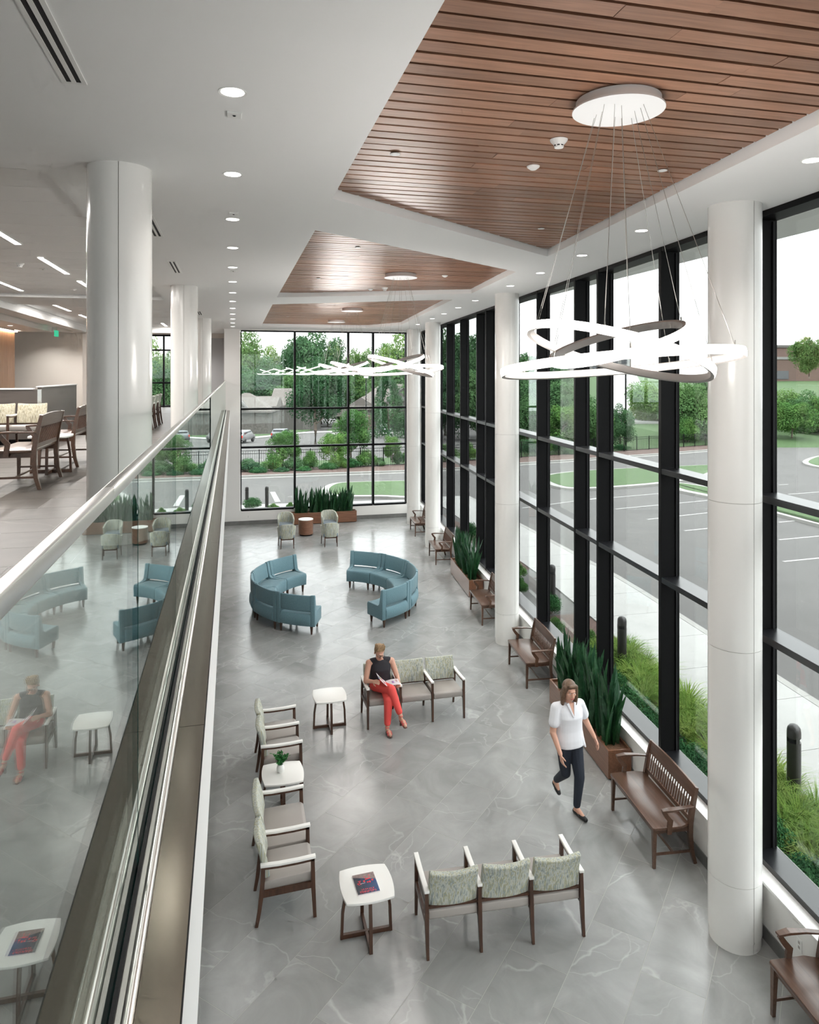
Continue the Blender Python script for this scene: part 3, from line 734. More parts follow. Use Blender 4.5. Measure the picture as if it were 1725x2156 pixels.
def tub_chair(label, loc, rz, group='tub armchairs'):
    t = thing('tub_armchair', label, 'armchair', loc, rz, group)   # front = -y
    path = [(-0.285, -0.26), (-0.29, -0.10), (-0.285, 0.08), (-0.25, 0.21), (-0.16, 0.275), (0, 0.29), (0.16, 0.275), (0.25, 0.21), (0.285, 0.08), (0.29, -0.10), (0.285, -0.26)]
    top = [0.61, 0.625, 0.665, 0.72, 0.755, 0.765, 0.755, 0.72, 0.665, 0.625, 0.61]; bot = [0.30] * 11
    m = MB(); vs = []; n = len(path)
    for i, (x, y) in enumerate(path):
        p0, p1 = Vector(path[max(i - 1, 0)]), Vector(path[min(i + 1, n - 1)]); d = (p1 - p0).normalized(); nn = Vector((-d.y, d.x)); k = 0.028; ix, iy = x - nn.x * k * -1, y - nn.y * k * -1
        o = (x - nn.x * k * 0, y - nn.y * k * 0)
        inn = (x - nn.x * 0.055, y - nn.y * 0.055) if True else None
        taper = 0.9
        vs += [(o[0] * taper, o[1] * taper, bot[i]), (o[0], o[1], top[i]), (inn[0], inn[1], top[i]), (inn[0] * taper, inn[1] * taper, bot[i])]
    fs = [(0, 1, 2, 3), tuple(4 * (n - 1) + j for j in (3, 2, 1, 0))]
    for i in range(n - 1):
        for j in range(4): fs.append((4 * i + j, 4 * (i + 1) + j, 4 * (i + 1) + (j + 1) % 4, 4 * i + (j + 1) % 4))
    m.add(vs, fs); m.build('shell', 'stripe', t, smooth=60, bevel=0.016, bseg=3)
    soft_box(-0.235, 0.235, -0.265, 0.22, 0.29, 0.43, 0.03, 'seat', 'slate', t)
    for x, y in ((-0.235, -0.225), (0.235, -0.225), (-0.19, 0.235), (0.19, 0.235)):
        m = MB(); m.bar((x * 1.06, y * 1.12, 0), (x, y, 0.33), 0.02, 0.02, 0.032, 0.032, up=(0, 1, 0)); m.build('leg', 'walnut', t)
    m = MB(); m.bar((-0.19, 0.235, 0.285), (0.19, 0.235, 0.285), 0.022, 0.030); m.build('rail', 'walnut', t)
    m = MB(); m.bar((-0.235, -0.225, 0.285), (0.235, -0.225, 0.285), 0.022, 0.030); m.build('rail', 'walnut', t)
    return t
SEGA = math.radians(27.4)
def sofa_segment(label, ctr, ang, group):
    # local frame: circle centre at x=-1.7, outward = +x
    R0 = 1.70
    t = thing('curved_sofa_segment', label, 'sofa', (ctr[0] + R0 * math.cos(ang), ctr[1] + R0 * math.sin(ang), 0), ang, group)
    hs = SEGA / 2 - 0.004
    def arc(prof, a0, a1, n, name, mat, bev=0.018):
        m = MB(); k = len(prof); vs = []
        for i in range(n + 1):
            a = a0 + (a1 - a0) * i / n
            for r, z in prof: vs.append((r * math.cos(a) - R0, r * math.sin(a), z))
        fs = [tuple(range(k)), tuple(n * k + j for j in range(k - 1, -1, -1))]
        for i in range(n):
            for j in range(k): fs.append((i * k + j, (i + 1) * k + j, (i + 1) * k + (j + 1) % k, i * k + (j + 1) % k))
        m.add(vs, fs); return m.build(name, mat, t, smooth=50, bevel=bev, bseg=3)
    e = 0.05
    arc([(1.38, 0.175), (1.37, 0.40), (1.39, 0.445), (1.45, 0.455), (1.86, 0.425), (1.90, 0.41), (1.90, 0.175)], -hs + 0.001, hs - 0.001, 8, 'seat', 'teal')
    arc([(1.855, 0.475), (1.915, 0.80), (1.935, 0.825), (1.965, 0.815), (1.960, 0.52), (1.93, 0.465)], -hs + e, hs - e, 8, 'backrest', 'teal')
    arc([(1.90, 0.17), (1.90, 0.43), (1.945, 0.43), (1.985, 0.36), (1.99, 0.26), (1.955, 0.17)], -hs + e, hs - e, 8, 'back_panel', 'teal')
    for s in (-1, 1):
        a0, a1 = (hs - e, hs) if s > 0 else (-hs, -hs + e)
        o = arc([(1.385, 0.172), (1.372, 0.405), (1.40, 0.452), (1.78, 0.452), (1.84, 0.50), (1.905, 0.805), (1.93, 0.835), (1.975, 0.825), (1.965, 0.172)], a0, a1, 2, 'end_panel', 'teal', 0.010)
    for r in (1.43, 1.92):
        for s in (-1, 1):
            a = s * (hs - 0.055 * 1.5 / r); x, y = r * math.cos(a) - R0, r * math.sin(a)
            m = MB(); m.bar((x, y, 0), (x, y, 0.178), 0.026, 0.026, 0.05, 0.05, up=(0, 1, 0)); m.build('leg', 'walnut', t)
    return t

# ------------------------------------------------------------------ furniture placement
A_seat = tandem([0.52, 0.52, 0.52], 'three-seat waiting bench with white arms facing the camera, woman seated on it', (2.815, 11.20, 0), 0.0)
tandem([0.52, 0.52, 0.52], 'three-seat waiting bench with its back to the camera, nearest in the lobby', (2.575, 6.735, 0), PI - 0.058)
tandem([0.52, 0.75], 'two-seat waiting bench at left, nearer the camera than the plant table', (0.525, 7.915, 0), PI / 2)
tandem([0.52, 0.52], 'two-seat waiting bench at left, beyond the table with the potted plant', (0.615, 10.12, 0), PI / 2)
side_table('small white-topped side table with a magazine on it', (1.275, 6.93, 0))
side_table('small white-topped side table with a potted plant on it', (0.61, 9.10, 0))
side_table('empty white-topped side table left of the seated woman', (1.467, 11.14, 0))
BR = -PI / 2 - WANG
def bench_at(yc, label): 
    off = 0.245; xw = wx(WALLA, yc) - 0.42
    return bench(label, (xw, yc, 0), BR)
b5 = bench('dark slatted wooden bench in front of the big white column at right', (4.815, 7.60, 0), BR)
dup(b5, (5.255, 12.18, 0), BR, 'dark slatted wooden bench beside the middle column and the near planter')
dup(b5, (5.56, 15.34, 0), BR, 'dark slatted wooden bench half hidden behind the middle white column')
dup(b5, (5.945, 20.36, 0), BR, 'dark slatted wooden bench between the far column and the middle planter')
dup(b5, (6.26, 24.0, 0), BR, 'dark slatted wooden bench farthest away, by the corner column')
dup(b5, (4.66, 4.66, 0), BR, 'dark slatted wooden bench cut off at the bottom right corner')
dup(b5, (-2.42, 9.46, Z2), -PI / 2, 'slatted wooden bench on the upper floor, nearest the camera', group='slatted wooden benches')
dup(b5, (-2.42, 11.52, Z2), -PI / 2, 'slatted wooden bench on the upper floor, partly behind the big column', group='slatted wooden benches')
side_table('white-topped side table between two wooden benches on the upper floor', (-2.36, 10.46, Z2))
CTR = (2.36, 16.95)
nm = ['farthest from the camera', 'second from the far end', 'middle piece', 'second from the near end', 'nearest the camera']
for k in range(5):
    sofa_segment('teal curved sofa segment of the left arc, ' + nm[k], CTR, math.radians(113) + SEGA * (k + 0.5), 'left arc of teal sofa segments')
for k in range(5):
    sofa_segment('teal curved sofa segment of the right arc, ' + nm[4 - k], CTR, math.radians(-67) + SEGA * (k + 0.5), 'right arc of teal sofa segments')
tc = tub_chair('striped tub armchair left of the drum table, seen from the back', (1.67, 23.05, 0), PI)
dup(tc, (3.04, 22.98, 0), PI, 'striped tub armchair right of the drum table, seen from the back')
dup(tc, (1.75, 24.70, 0), 0, 'striped tub armchair left of the drum table, facing the camera')
dup(tc, (3.24, 24.70, 0), 0, 'striped tub armchair right of the drum table, facing the camera')
t = thing('drum_table', 'round wooden drum table with white top between the tub armchairs', 'table', (2.43, 24.62, 0))
m = MB(); m.lathe([(0.001, 0), (0.215, 0), (0.215, 0.05), (0.001, 0.05)], 32); m.build('plinth', 'black', t, smooth=40)
m = MB(); m.lathe([(0.001, 0.05), (0.25, 0.05), (0.25, 0.53), (0.001, 0.53)], 36); m.build('drum', 'planter', t, smooth=40)
m = MB(); m.lathe([(0.001, 0.53), (0.252, 0.53), (0.252, 0.552), (0.001, 0.552)], 36); m.build('table_top', 'white', t, smooth=40)

# ---- planters with snake plants
leafs = []
for k in range(4):
    m = MB(); rr = random.Random(k); n = 6; bend = rr.uniform(-0.12, 0.16); w0 = 0.030 + 0.006 * k / 3; vs = []; tw = rr.uniform(-0.6, 0.6)
    for i in range(n + 1):
        u = i / n; w = w0 * (0.62 + 0.75 * u - 0.15 * u * u) * (1 - u ** 5) + 0.002; y = bend * u * u; a = tw * u
        c, s = math.cos(a), math.sin(a)
        vs += [(-w * c, y - w * s, u), (0, y + 0.010 * (1 - u) + 0.002, u), (w * c, y + w * s, u)]
    fs = []
    for i in range(n): fs += [(3 * i, 3 * i + 1, 3 * i + 4, 3 * i + 3), (3 * i + 1, 3 * i + 2, 3 * i + 5, 3 * i + 4)]
    m.add(vs, fs); leafs.append(m.mesh('leaf', 'sans', smooth=70))
def planter(label, loc, rz, L, D, H, nplants, where):
    t = thing('planter_box', label, 'planter', loc, rz, 'wood-veneer planter boxes')
    th = 0.025
    for nme, b in (('front_board', (-L / 2, L / 2, -D / 2, -D / 2 + th)), ('rear_board', (-L / 2, L / 2, D / 2 - th, D / 2)), ('end_board', (-L / 2, -L / 2 + th, -D / 2 + th, D / 2 - th)), ('end_board', (L / 2 - th, L / 2, -D / 2 + th, D / 2 - th))):
        m = MB(); m.box(b[0], b[1], b[2], b[3], 0.02, H); m.build(nme, 'planter', t)
    m = MB(); m.box(-L / 2 + 0.03, L / 2 - 0.03, -D / 2 + 0.03, D / 2 - 0.03, 0, 0.06); m.build('toe_kick', 'black', t)
    m = MB(); m.box(-L / 2 + th, L / 2 - th, -D / 2 + th, D / 2 - th, H - 0.10, H - 0.045); m.build('soil', 'soil', t)
    R = Matrix.Rotation(rz, 4, 'Z'); base = Vector(loc)
    for k in range(nplants):
        x = -L / 2 + 0.16 + (L - 0.32) * (k + 0.5) / nplants + random.uniform(-0.03, 0.03); y = random.uniform(-0.05, 0.05)
        p = base + R @ Vector((x, y, H - 0.045))
        pl = thing('snake_plant', 'dark green snake plant in the %s, %s from its %s' % (where[0], ORD[k], where[1]), 'plant', p, random.uniform(0, 6), 'snake plants in the ' + where[0])
        for j in range(24):
            a = random.uniform(0, 2 * PI); rad = random.uniform(0.01, 0.125); h = random.uniform(0.50, 1.02) * random.choice((0.85, 1, 1))
            link('leaf', random.choice(leafs), pl, loc=(rad * math.cos(a), rad * math.sin(a), 0), rot=(random.uniform(-0.13, 0.13), random.uniform(-0.13, 0.13), a), scale=(random.uniform(0.85, 1.25), 1, h))
    return t
planter('long wooden planter of snake plants behind the walking woman', (wx(WALLA, 9.9) - 0.19, 9.90, 0), PI / 2 - WANG, 2.32, 0.33, 0.40, 9, ('near planter', 'end closest to the camera'))
planter('long wooden planter of snake plants along the windows beyond the middle column', (wx(WALLA, 17.83) - 0.20, 17.83, 0), PI / 2 - WANG, 2.2, 0.36, 0.42, 8, ('middle planter', 'end closest to the camera'))
planter('long wooden planter of snake plants under the end window', (3.27, 26.50, 0), 0, 2.42, 0.34, 0.42, 9, ('planter under the end window', 'left end'))

# ---- small table items
t = thing('potted_plant', 'small white vase with leafy green herb on the side table', 'plant', (0.585, 9.13, 0.502))
m = MB(); m.lathe([(0.001, 0), (0.036, 0), (0.048, 0.02), (0.050, 0.05), (0.040, 0.085), (0.036, 0.095), (0.032, 0.095), (0.030, 0.06), (0.001, 0.06)], 20); m.build('vase', 'plastic', t, smooth=50)
lm = MB(); lm.add([(0, 0, 0), (-0.011, 0, 0.016), (0, 0.004, 0.040), (0.011, 0, 0.016)], [(0, 3, 2, 1)]); lme = lm.mesh('leaflet', 'herb')
for k in range(14):
    a = 2 * PI * k / 14 + random.uniform(-0.2, 0.2); r = random.uniform(0.04, 0.13); h = random.uniform(0.09, 0.20)
    pts = [(0, 0, 0.06), (r * 0.3 * math.cos(a), r * 0.3 * math.sin(a), 0.06 + h * 0.55), (r * math.cos(a), r * math.sin(a), 0.06 + h)]
    m = MB(); m.tube(pts, 0.002, 5); st = m.build('stem', 'herb', t)
    for j in range(16):
        u = random.uniform(0.35, 1.0); p = Vector(pts[0]).lerp(Vector(pts[1]), min(1, 2 * u)) if u < 0.5 else Vector(pts[1]).lerp(Vector(pts[2]), 2 * u - 1)
        link('leaflet', lme, st, loc=p, rot=(random.uniform(0.4, 2.0), random.uniform(-0.5, 0.5), random.uniform(0, 6.3)), scale=(1.1, 1.1, 1.1))
# magazine with abstract cover and illegible red lettering
tc1 = NT('magazine_cover')
v = tc1.coords((1, 1, 1)); sx = tc1.add('ShaderNodeSeparateXYZ'); tc1.link(v, sx.inputs[0])
blue = tc1.ramp(sx.outputs[0], [(0.0, (0.010, 0.012, 0.025)), (0.35, (0.004, 0.02, 0.055)), (0.62, (0.006, 0.035, 0.10)), (1.0, (0.006, 0.06, 0.20))])
grey = tc1.ramp(tc1.noise(tc1.coords((6, 40, 1)), 1.0, 3), [(0.3, (0.12, 0.08, 0.08)), (0.7, (0.36, 0.27, 0.25))])
fac = tc1.ramp(tc1.math('ADD', sx.outputs[1], tc1.math('MULTIPLY', sx.outputs[0], 0.25)), [(0.0, (0, 0, 0)), (0.855, (0, 0, 0)), (0.90, (1, 1, 1))])
tc1.base(tc1.mix(fac, blue, grey)); tc1.p.inputs['Roughness'].default_value = 0.25; M['cover'] = tc1.m
M['redprint'] = plain('red_print', (0.75, 0.01, 0.03), 0.35)
t = thing('magazine', 'dark blue magazine with red lettering lying on the side table', 'magazine', (1.168, 6.775, 0.502), math.radians(3))
MW, MH = 0.215, 0.275
m = MB(); m.box(0, MW, 0, MH, 0.0, 0.009); m.build('pages', 'paper', t)
m = MB(); m.box(0, 1, 0, 1, 0.0, 0.001); cvr = m.build('cover', 'cover', t); cvr.scale = (MW, MH, 1); cvr.location = (0, 0, 0.009)
rr = random.Random(5); m = MB()
def stroke(x, y, w, h, r=0.0): 
    c, s = math.cos(r), math.sin(r)
    q = [(-w / 2, -h / 2), (w / 2, -h / 2), (w / 2, h / 2), (-w / 2, h / 2)]
    m.prism([((x + a * c - b * s) * MW, (y + a * s + b * c) * MH) for a, b in q], 0.010, 0.0105)
for i in range(12): 
    x = 0.14 + i * 0.062
    stroke(x, 0.09 + 0.012 * math.sin(i * 2.1), 0.020, rr.uniform(0.07, 0.12), rr.uniform(-0.2, 0.2))
    if i % 2: stroke(x + 0.02, 0.06 + rr.uniform(-0.01, 0.07), 0.055, 0.016)
for i in range(7):
    x = 0.24 + i * 0.085
    stroke(x, 0.205 + 0.01 * math.sin(i), 0.022, 0.065, rr.uniform(-0.5, 0.5))
    if i % 2 == 0: stroke(x + 0.03, 0.20, 0.05, 0.016, 0.3)
for x, y, w, h, r in ((0.64, 0.70, 0.26, 0.05, 0.1), (0.24, 0.64, 0.14, 0.03, 0.1), (0.83, 0.60, 0.09, 0.07, 0), (0.45, 0.60, 0.08, 0.07, 0), (0.60, 0.53, 0.08, 0.06, 0), (0.70, 0.53, 0.07, 0.09, 0), (0.22, 0.56, 0.07, 0.04, 0), (0.14, 0.52, 0.05, 0.06, 0), (0.22, 0.47, 0.15, 0.02, 0.05), (0.74, 0.83, 0.025, 0.13, 0), (0.52, 0.80, 0.025, 0.10, 0.3)):
    stroke(x, y, w, h, r)
m.build('printed_marks', 'redprint', t)
m = MB(); stroke(0.36, 0.51, 0.24, 0.014, 0.06); m.build('caption', 'paper', t)

# ------------------------------------------------------------------ upper floor items
t = thing('low_partition', 'dark taupe low partition with pale stone cap on the upper floor', 'partition', (-4.6, 14.7, Z2))
m = MB(); m.box(-3.0, 1.10, 0.0, 0.12, 0.10, 1.03); m.build('front_panel', 'taupe', t)
m = MB(); m.box(1.02, 1.10, 0.12, 3.2, 0.10, 1.07); m.build('side_panel', 'taupe', t)
m = MB(); m.box(-3.0, 1.08, 0.02, 0.10, 0.0, 0.10); m.box(1.04, 1.08, 0.1, 3.2, 0, 0.1); m.build('plinth', 'black', t)
m = MB(); m.box(-3.02, 0.98, -0.02, 0.16, 1.03, 1.055); m.build('cap', 'stone', t)
m = MB(); m.box(1.00, 1.12, 0.10, 3.2, 1.07, 1.09); m.build('cap', 'stone', t)
m = MB(); m.box(1.05, 1.115, -0.012, 0.03, 0.12, 1.03); m.build('corner_guard', 'steel', t)
tandem([0.52, 0.52, 0.52], 'striped waiting bench against the dark partition on the upper floor', (-3.98, 13.75, Z2), 0.0, fab='stripew')
tandem([0.52], 'single striped armchair at the left edge on the upper floor', (-3.62, 11.35, Z2), PI / 2 + 0.35, fab='stripe')
for k, (x, y) in enumerate(((-2.12, 18.1), (-2.12, 19.0), (-2.12, 19.9))):
    tandem([0.55], 'striped armchair facing away between the upper columns, %s from the camera' % ORD[k], (x, y, Z2), PI / 2 + PI, fab='stripe')
tandem([0.55], 'striped armchair facing right in front of the upper end window', (-2.62, 21.4, Z2), PI / 2, fab='stripe')
m = MB(); m.box(-0.035, 0.035, -0.16, 0.16, -0.10, 0.10); 
t = thing('exit_sign', 'green exit sign hanging on the upper floor', 'sign', (-5.75, 26.2, 6.86)); m.build('face', 'exit', t); m = MB(); m.box(-0.012, 0.012, -0.012, 0.012, 0.10, 0.282); m.build('bracket', 'plastic', t)

# ------------------------------------------------------------------ ceiling fixtures
def spot_light(parent, p, power, size=2.3, blend=0.9, col=(1.0, 0.97, 0.93), r=0.06):
    d = bpy.data.lights.new('lamp_light', 'SPOT'); d.energy = power; d.spot_size = size; d.spot_blend = blend; d.color = col; d.shadow_soft_size = r
    o = bpy.data.objects.new('lamp_light', d); COL.objects.link(o); o.parent = parent; o.location = p; return o
dm = MB(); dm.lathe([(0.066, 0.0), (0.082, -0.004), (0.082, 0.0), (0.066, 0.02)], 28); trim_me = dm.mesh('trim_ring', 'plastic', smooth=40)
dm = MB(); dm.lathe([(0.001, 0.0), (0.067, 0.0)], 28); 
lm = MB(); lm.add(dm.v, [f[::-1] for f in dm.f]); lens_me = lm.mesh('lens', 'lens')
POWER = 150
def downlight(x, y, label, group, z=ZC, power=POWER):
    t = thing('downlight', label, 'downlight', (x, y, z), 0, group)
    link('trim_ring', trim_me, t); link('lens', lens_me, t, loc=(0, 0, -0.001))
    if power: spot_light(t, (0, 0, -0.02), power)
for i in range(13):
    downlight(0.0, 4.30 + 1.768 * i, 'round downlight, %s from the camera in the row above the railing' % ORD[i], 'downlights above the railing', ZC, 22)
for i, (x, y) in enumerate(((4.327, 4.605), (4.552, 7.335), (4.70, 9.06), (4.862, 10.80), (5.027, 12.51), (5.272, 15.206), (5.428, 16.943), (5.59, 18.72), (5.75, 20.45), (5.949, 22.938))):
    downlight(x, y, 'round downlight, %s from the camera in the row beside the windows' % ORD[i], 'downlights beside the windows', ZC, 60)
for i, (x, y) in enumerate(((-6.5, 19.4), (-6.5, 21.6), (-6.5, 23.8))):
    downlight(x, y, 'round downlight in the soffit by the wood wall, %s from the camera' % ORD[i], 'soffit downlights', 6.958, 60)
for i, x in enumerate((-6.6, -5.0, -3.4, -1.8)):  # row added to brighten the beige end wall
    downlight(x, 28.9, 'added round downlight before the upper end wall, %s from the left' % ORD[i], 'added downlights before the upper end wall', ZC, 90)
for i in range(3): spot_light(bpy.data.objects['ceiling'], (0.0, -5.5 + 2.9 * i, ZC - 0.02), 30)  # unseen bare spots behind the camera, light only, no fixtures
def slot_diffuser(y0, y1, label):
    t = thing('slot_diffuser', label, 'air vent', (-0.865, 0, ZC), 0, 'slot diffusers in the ceiling')
    for x0, x1 in ((-0.065, -0.040), (-0.012, 0.012), (0.040, 0.065)):
        m = MB(); m.box(x0, x1, y0, y1, -0.006, 0.0); m.build('frame_bar', 'plastic', t)
    for yy in (y0 - 0.02, y1): 
        m = MB(); m.box(-0.065, 0.065, yy, yy + 0.02, -0.006, 0.0); m.build('end_cap', 'plastic', t)
    m = MB(); m.box(-0.040, 0.040, y0, y1, -0.0015, -0.0005); m.build('slot', 'gasket', t)
for (a, b, l) in ((3.05, 4.36, 'double slot air diffuser in the ceiling, nearest at top left'), (7.75, 9.0, 'double slot air diffuser beside the near upper column'), (10.97, 12.17, 'double slot air diffuser before the second upper column'), (15.6, 16.8, 'double slot air diffuser just beyond the second upper column'), (19.5, 20.7, 'double slot air diffuser before the farthest upper column')):
    slot_diffuser(a, b, l)
def linear_light(x, y0, y1, label, z):
    t = thing('linear_light', label, 'ceiling light', (x, 0, z), 0, 'linear lights on the upper floor')
    m = MB(); m.box(-0.04, 0.04, y0, y1, -0.004, 0.004); m.build('diffuser', 'linear', t)
    m = MB()
    for s in (-1, 1): m.box(s * 0.045 - 0.005, s * 0.045 + 0.005, y0, y1, -0.006, 0.006)
    m.build('frame', 'plastic', t)
    d = bpy.data.lights.new('lamp_light', 'AREA'); d.shape = 'RECTANGLE'; d.size = 0.08; d.size_y = y1 - y0; d.energy = 20 * (y1 - y0); d.color = (1, 0.96, 0.92)
    o = bpy.data.objects.new('lamp_light', d); COL.objects.link(o); o.parent = t; o.location = (0, (y0 + y1) / 2, -0.012)
zl = ZC + 0.066
for (x, a, b, l) in ((-2.74, 6.9, 10.39, 'linear light at the left edge, nearest'), (-2.74, 11.51, 13.27, 'linear light in the middle of the white plank ceiling'), (-2.74, 14.25, 16.0, 'linear light disappearing behind the near upper column'),  # left-edge strips lengthened out of view to light the near column
                     (-4.20, 12.2, 16.18, 'linear light at the left edge, second row'), (-4.28, 19.21, 21.06, 'linear light beyond the ceiling beam'), (-4.28, 22.35, 24.2, 'farthest linear light beyond the ceiling beam'), (-2.3, 25.4, 26.9, 'linear light seen between the two upper columns')):
    linear_light(x, a, b, l, zl)
def small_fixture(x, y, z, kind, label):
    t = thing({'sm': 'smoke_detector', 'sp': 'sprinkler_cover', 'se': 'motion_sensor', 'oc': 'occupancy_sensor'}[kind], label, {'sm': 'smoke detector', 'sp': 'sprinkler', 'se': 'sensor', 'oc': 'sensor'}[kind], (x, y, z))
    if kind == 'sm':
        m = MB(); m.lathe([(0.001, -0.060), (0.032, -0.060), (0.036, -0.052), (0.040, -0.036), (0.062, -0.012), (0.066, 0.0), (0.001, 0.0)], 24); m.build('body', 'plastic', t, smooth=40)
        for k in range(8):
            a = k * PI / 4; m = MB(); m.lathe([(0.0375, -0.050), (0.0392, -0.043)], 4, 0, None, a, a + 0.5); m.build('vent_slot', 'gasket', t)
    elif kind == 'oc':
        m = MB(); m.lathe([(0.001, -0.034), (0.022, -0.032), (0.040, -0.018), (0.052, -0.010), (0.054, 0.0), (0.001, 0.0)], 24); m.build('body', 'plastic', t, smooth=50)
    elif kind == 'sp':
        m = MB(); m.lathe([(0.001, -0.010), (0.040, -0.010), (0.040, -0.006), (0.001, -0.006)], 24); m.build('plate', 'canopy', t, smooth=40)
        m = MB(); m.lathe([(0.001, -0.006), (0.030, -0.006), (0.030, 0.0), (0.001, 0.0)], 20); m.build('cup', 'gasket', t)
    else:
        m = MB(); m.box(-0.045, 0.045, -0.05, 0.05, -0.012, 0); m.build('body', 'plastic', t, bevel=0.003)
        m = MB(); m.ell((0, 0, -0.012), (0.011, 0.011, 0.005), 10, 6); m.build('eye', 'gasket', t)
WZ = ZC + 0.083
small_fixture(2.333, 4.856, WZ, 'sm', 'white smoke detector on the near wood ceiling panel')
small_fixture(2.423, 5.525, WZ, 'oc', 'white domed sensor on the near wood ceiling panel')
small_fixture(3.608, 12.02, WZ, 'oc', 'white domed sensor right of the canopy on the second wood panel')
small_fixture(2.95, 14.0, WZ, 'sm', 'white smoke detector on the second wood panel beyond the canopy')
small_fixture(2.72, 14.3, WZ, 'oc', 'white domed sensor on the second wood panel left of the smoke detector')
for x, y, l in ((1.232, 5.46, 'left on the near wood panel'), (3.523, 5.358, 'right on the near wood panel'), (3.542, 7.845, 'at the far tip of the near wood panel'), (1.65, 9.6, 'left on the second wood panel'), (1.5, 12.9, 'at the far left of the second wood panel'), (1.6, 21.6, 'left on the third wood panel')):
    small_fixture(x, y, WZ, 'sp', 'flat concealed sprinkler cover ' + l)
small_fixture(0.01, 4.655, ZC, 'se', 'small square sensor just beyond the nearest downlight'); small_fixture(0.01, 7.533, ZC, 'se', 'small square sensor in front of the third downlight'); small_fixture(0.01, 11.72, ZC, 'se', 'small square sensor just beyond the fifth downlight')
small_fixture(-3.2, 12.2, ZC + 0.07, 'sm', 'smoke detector at the left edge of the white plank ceiling'); small_fixture(-3.0, 12.75, ZC + 0.07, 'se', 'boxy sensor beside the smoke detector on the white plank ceiling'); small_fixture(-3.1, 15.6, ZC + 0.07, 'oc', 'domed sensor near the far edge of the white plank ceiling')
# ring chandeliers
def ring_pts(c, r, n, rt, up): return None
RINGS = [(0.735, -0.068, -0.0767, (0, 0, 5.562)), (0.585, 0.278, -0.082, (0.0, 0, 5.636)), (0.43, -0.285, 0.133, (-0.01, 0, 5.692))]
def chandelier(x, y, label):
    t = thing('ring_chandelier', label, 'chandelier', (x, y, 0), 0, 'triple-ring chandeliers')
    zt = WZ
    m = MB(); m.lathe([(0.001, -0.055), (0.262, -0.055), (0.262, 0.0), (0.001, 0.0)], 48); m.build('canopy_housing', 'canopy', t, smooth=40)
    m = MB(); m.lathe([(0.001, -0.066), (0.285, -0.066), (0.285, -0.055), (0.001, -0.055)], 48); m.build('canopy_plate', 'canopy', t, smooth=40)
    for o in t.children: o.location.z = zt
    for nm_, zz, en, rx in (('up', 5.95, 7, PI), ('down', 5.30, 8, 0.0)):  # unseen discs added above and below the rings to boost their light
        d = bpy.data.lights.new('lamp_light', 'AREA'); d.shape = 'DISK'; d.size = 1.3; d.energy = en; d.color = (1.0, 0.965, 0.93)
        o = bpy.data.objects.new('lamp_light', d); COL.objects.link(o); o.parent = t; o.location = (0, 0, zz); o.rotation_euler = (rx, 0, 0)
    # tilts are given in the frame facing the entrance of the hall (image plane of the long view)
    Rv = Matrix.Rotation(-TH, 4, 'Z')
    for ri, (r, roll, pit, c) in enumerate(RINGS):
        # roll: drop from left to right ; pit: rise from near to far
        def P(a, rr, dz):
            vx, vy = math.cos(a), math.sin(a)
            ex = Vector((math.cos(roll), 0, -math.sin(roll))); ey = Vector((0, math.cos(pit), math.sin(pit))); nz = ex.cross(ey).normalized()
            return Rv @ (ex * (vx * rr) + ey * (vy * rr) + nz * dz) + Vector(c)
        n = 72; h, th = 0.028, 0.026; vs = []
        for i in range(n):
            a = 2 * PI * i / n
            vs += [P(a, r, h), P(a, r - th * 0.85, h * 0.8), P(a, r - th, 0), P(a, r - th * 0.85, -h * 0.8), P(a, r, -h)]
        fs = []
        for i in range(n):
            j = (i + 1) % n
            for k in range(5): fs.append((5 * i + k, 5 * j + k, 5 * j + (k + 1) % 5, 5 * i + (k + 1) % 5))
        m = MB(); m.add(vs, fs); ro = m.build('ring', 'metalwhite', t, smooth=50)
        vs = []
        for i in range(n):
            a = 2 * PI * i / n; vs += [P(a, r + 0.001, h * 0.9), P(a, r + 0.005, 0), P(a, r + 0.001, -h * 0.9)]
        fs = []
        for i in range(n):
            j = (i + 1) % n; fs += [(3 * i, 3 * i + 1, 3 * j + 1, 3 * j), (3 * i + 1, 3 * i + 2, 3 * j + 2, 3 * j + 1)]
        m = MB(); m.add(vs, fs); m.build('light_strip', 'ring', ro, smooth=60)
        for k in range(4):
            a = 2 * PI * (k + 0.5) / 4 + 0.35 * ri; q = P(a, r - 0.013, 0.022)
            ca = a - TH; p = Vector((math.cos(ca) * (0.17 - 0.035 * ri), math.sin(ca) * (0.17 - 0.035 * ri), zt - 0.066))
            m = MB(); m.tube([p, q], 0.0017, 5); m.build('cable', 'cable', t)
            m = MB(); m.cap(q, q + Vector((0, 0, 0.03)), 0.005, 0.004, 6); m.build('cable_grip', 'cable', t)
chandelier(2.365, 4.075, 'triple-ring chandelier hanging nearest the camera at right')
chandelier(2.82, 12.05, 'second triple-ring chandelier, below the second wood ceiling panel')
chandelier(3.07, 18.75, 'third triple-ring chandelier, below the third wood ceiling panel')
chandelier(3.24, 22.93, 'farthest triple-ring chandelier in front of the end window')
for (x, z, yv, l, side) in ((0.55, 0.30, YF, 'white wall outlet on the end wall left of the tub armchairs', 0), (None, 0.33, 5.45, 'white wall outlet under the window at bottom right', 1)):
    if side: t = thing('wall_outlet', l, 'outlet', (wx(WALLA, yv), yv, z), PI / 2 - WANG - PI)
    else: t = thing('wall_outlet', l, 'outlet', (x, yv, z), 0)
    m = MB(); m.box(-0.035, 0.035, -0.006, 0, -0.057, 0.057); m.build('plate', 'plastic', t, bevel=0.002)
    for zz in (-0.022, 0.022):
        m = MB(); m.box(-0.012, 0.012, -0.0075, -0.006, zz - 0.012, zz + 0.012); m.build('socket', 'metalwhite', t)

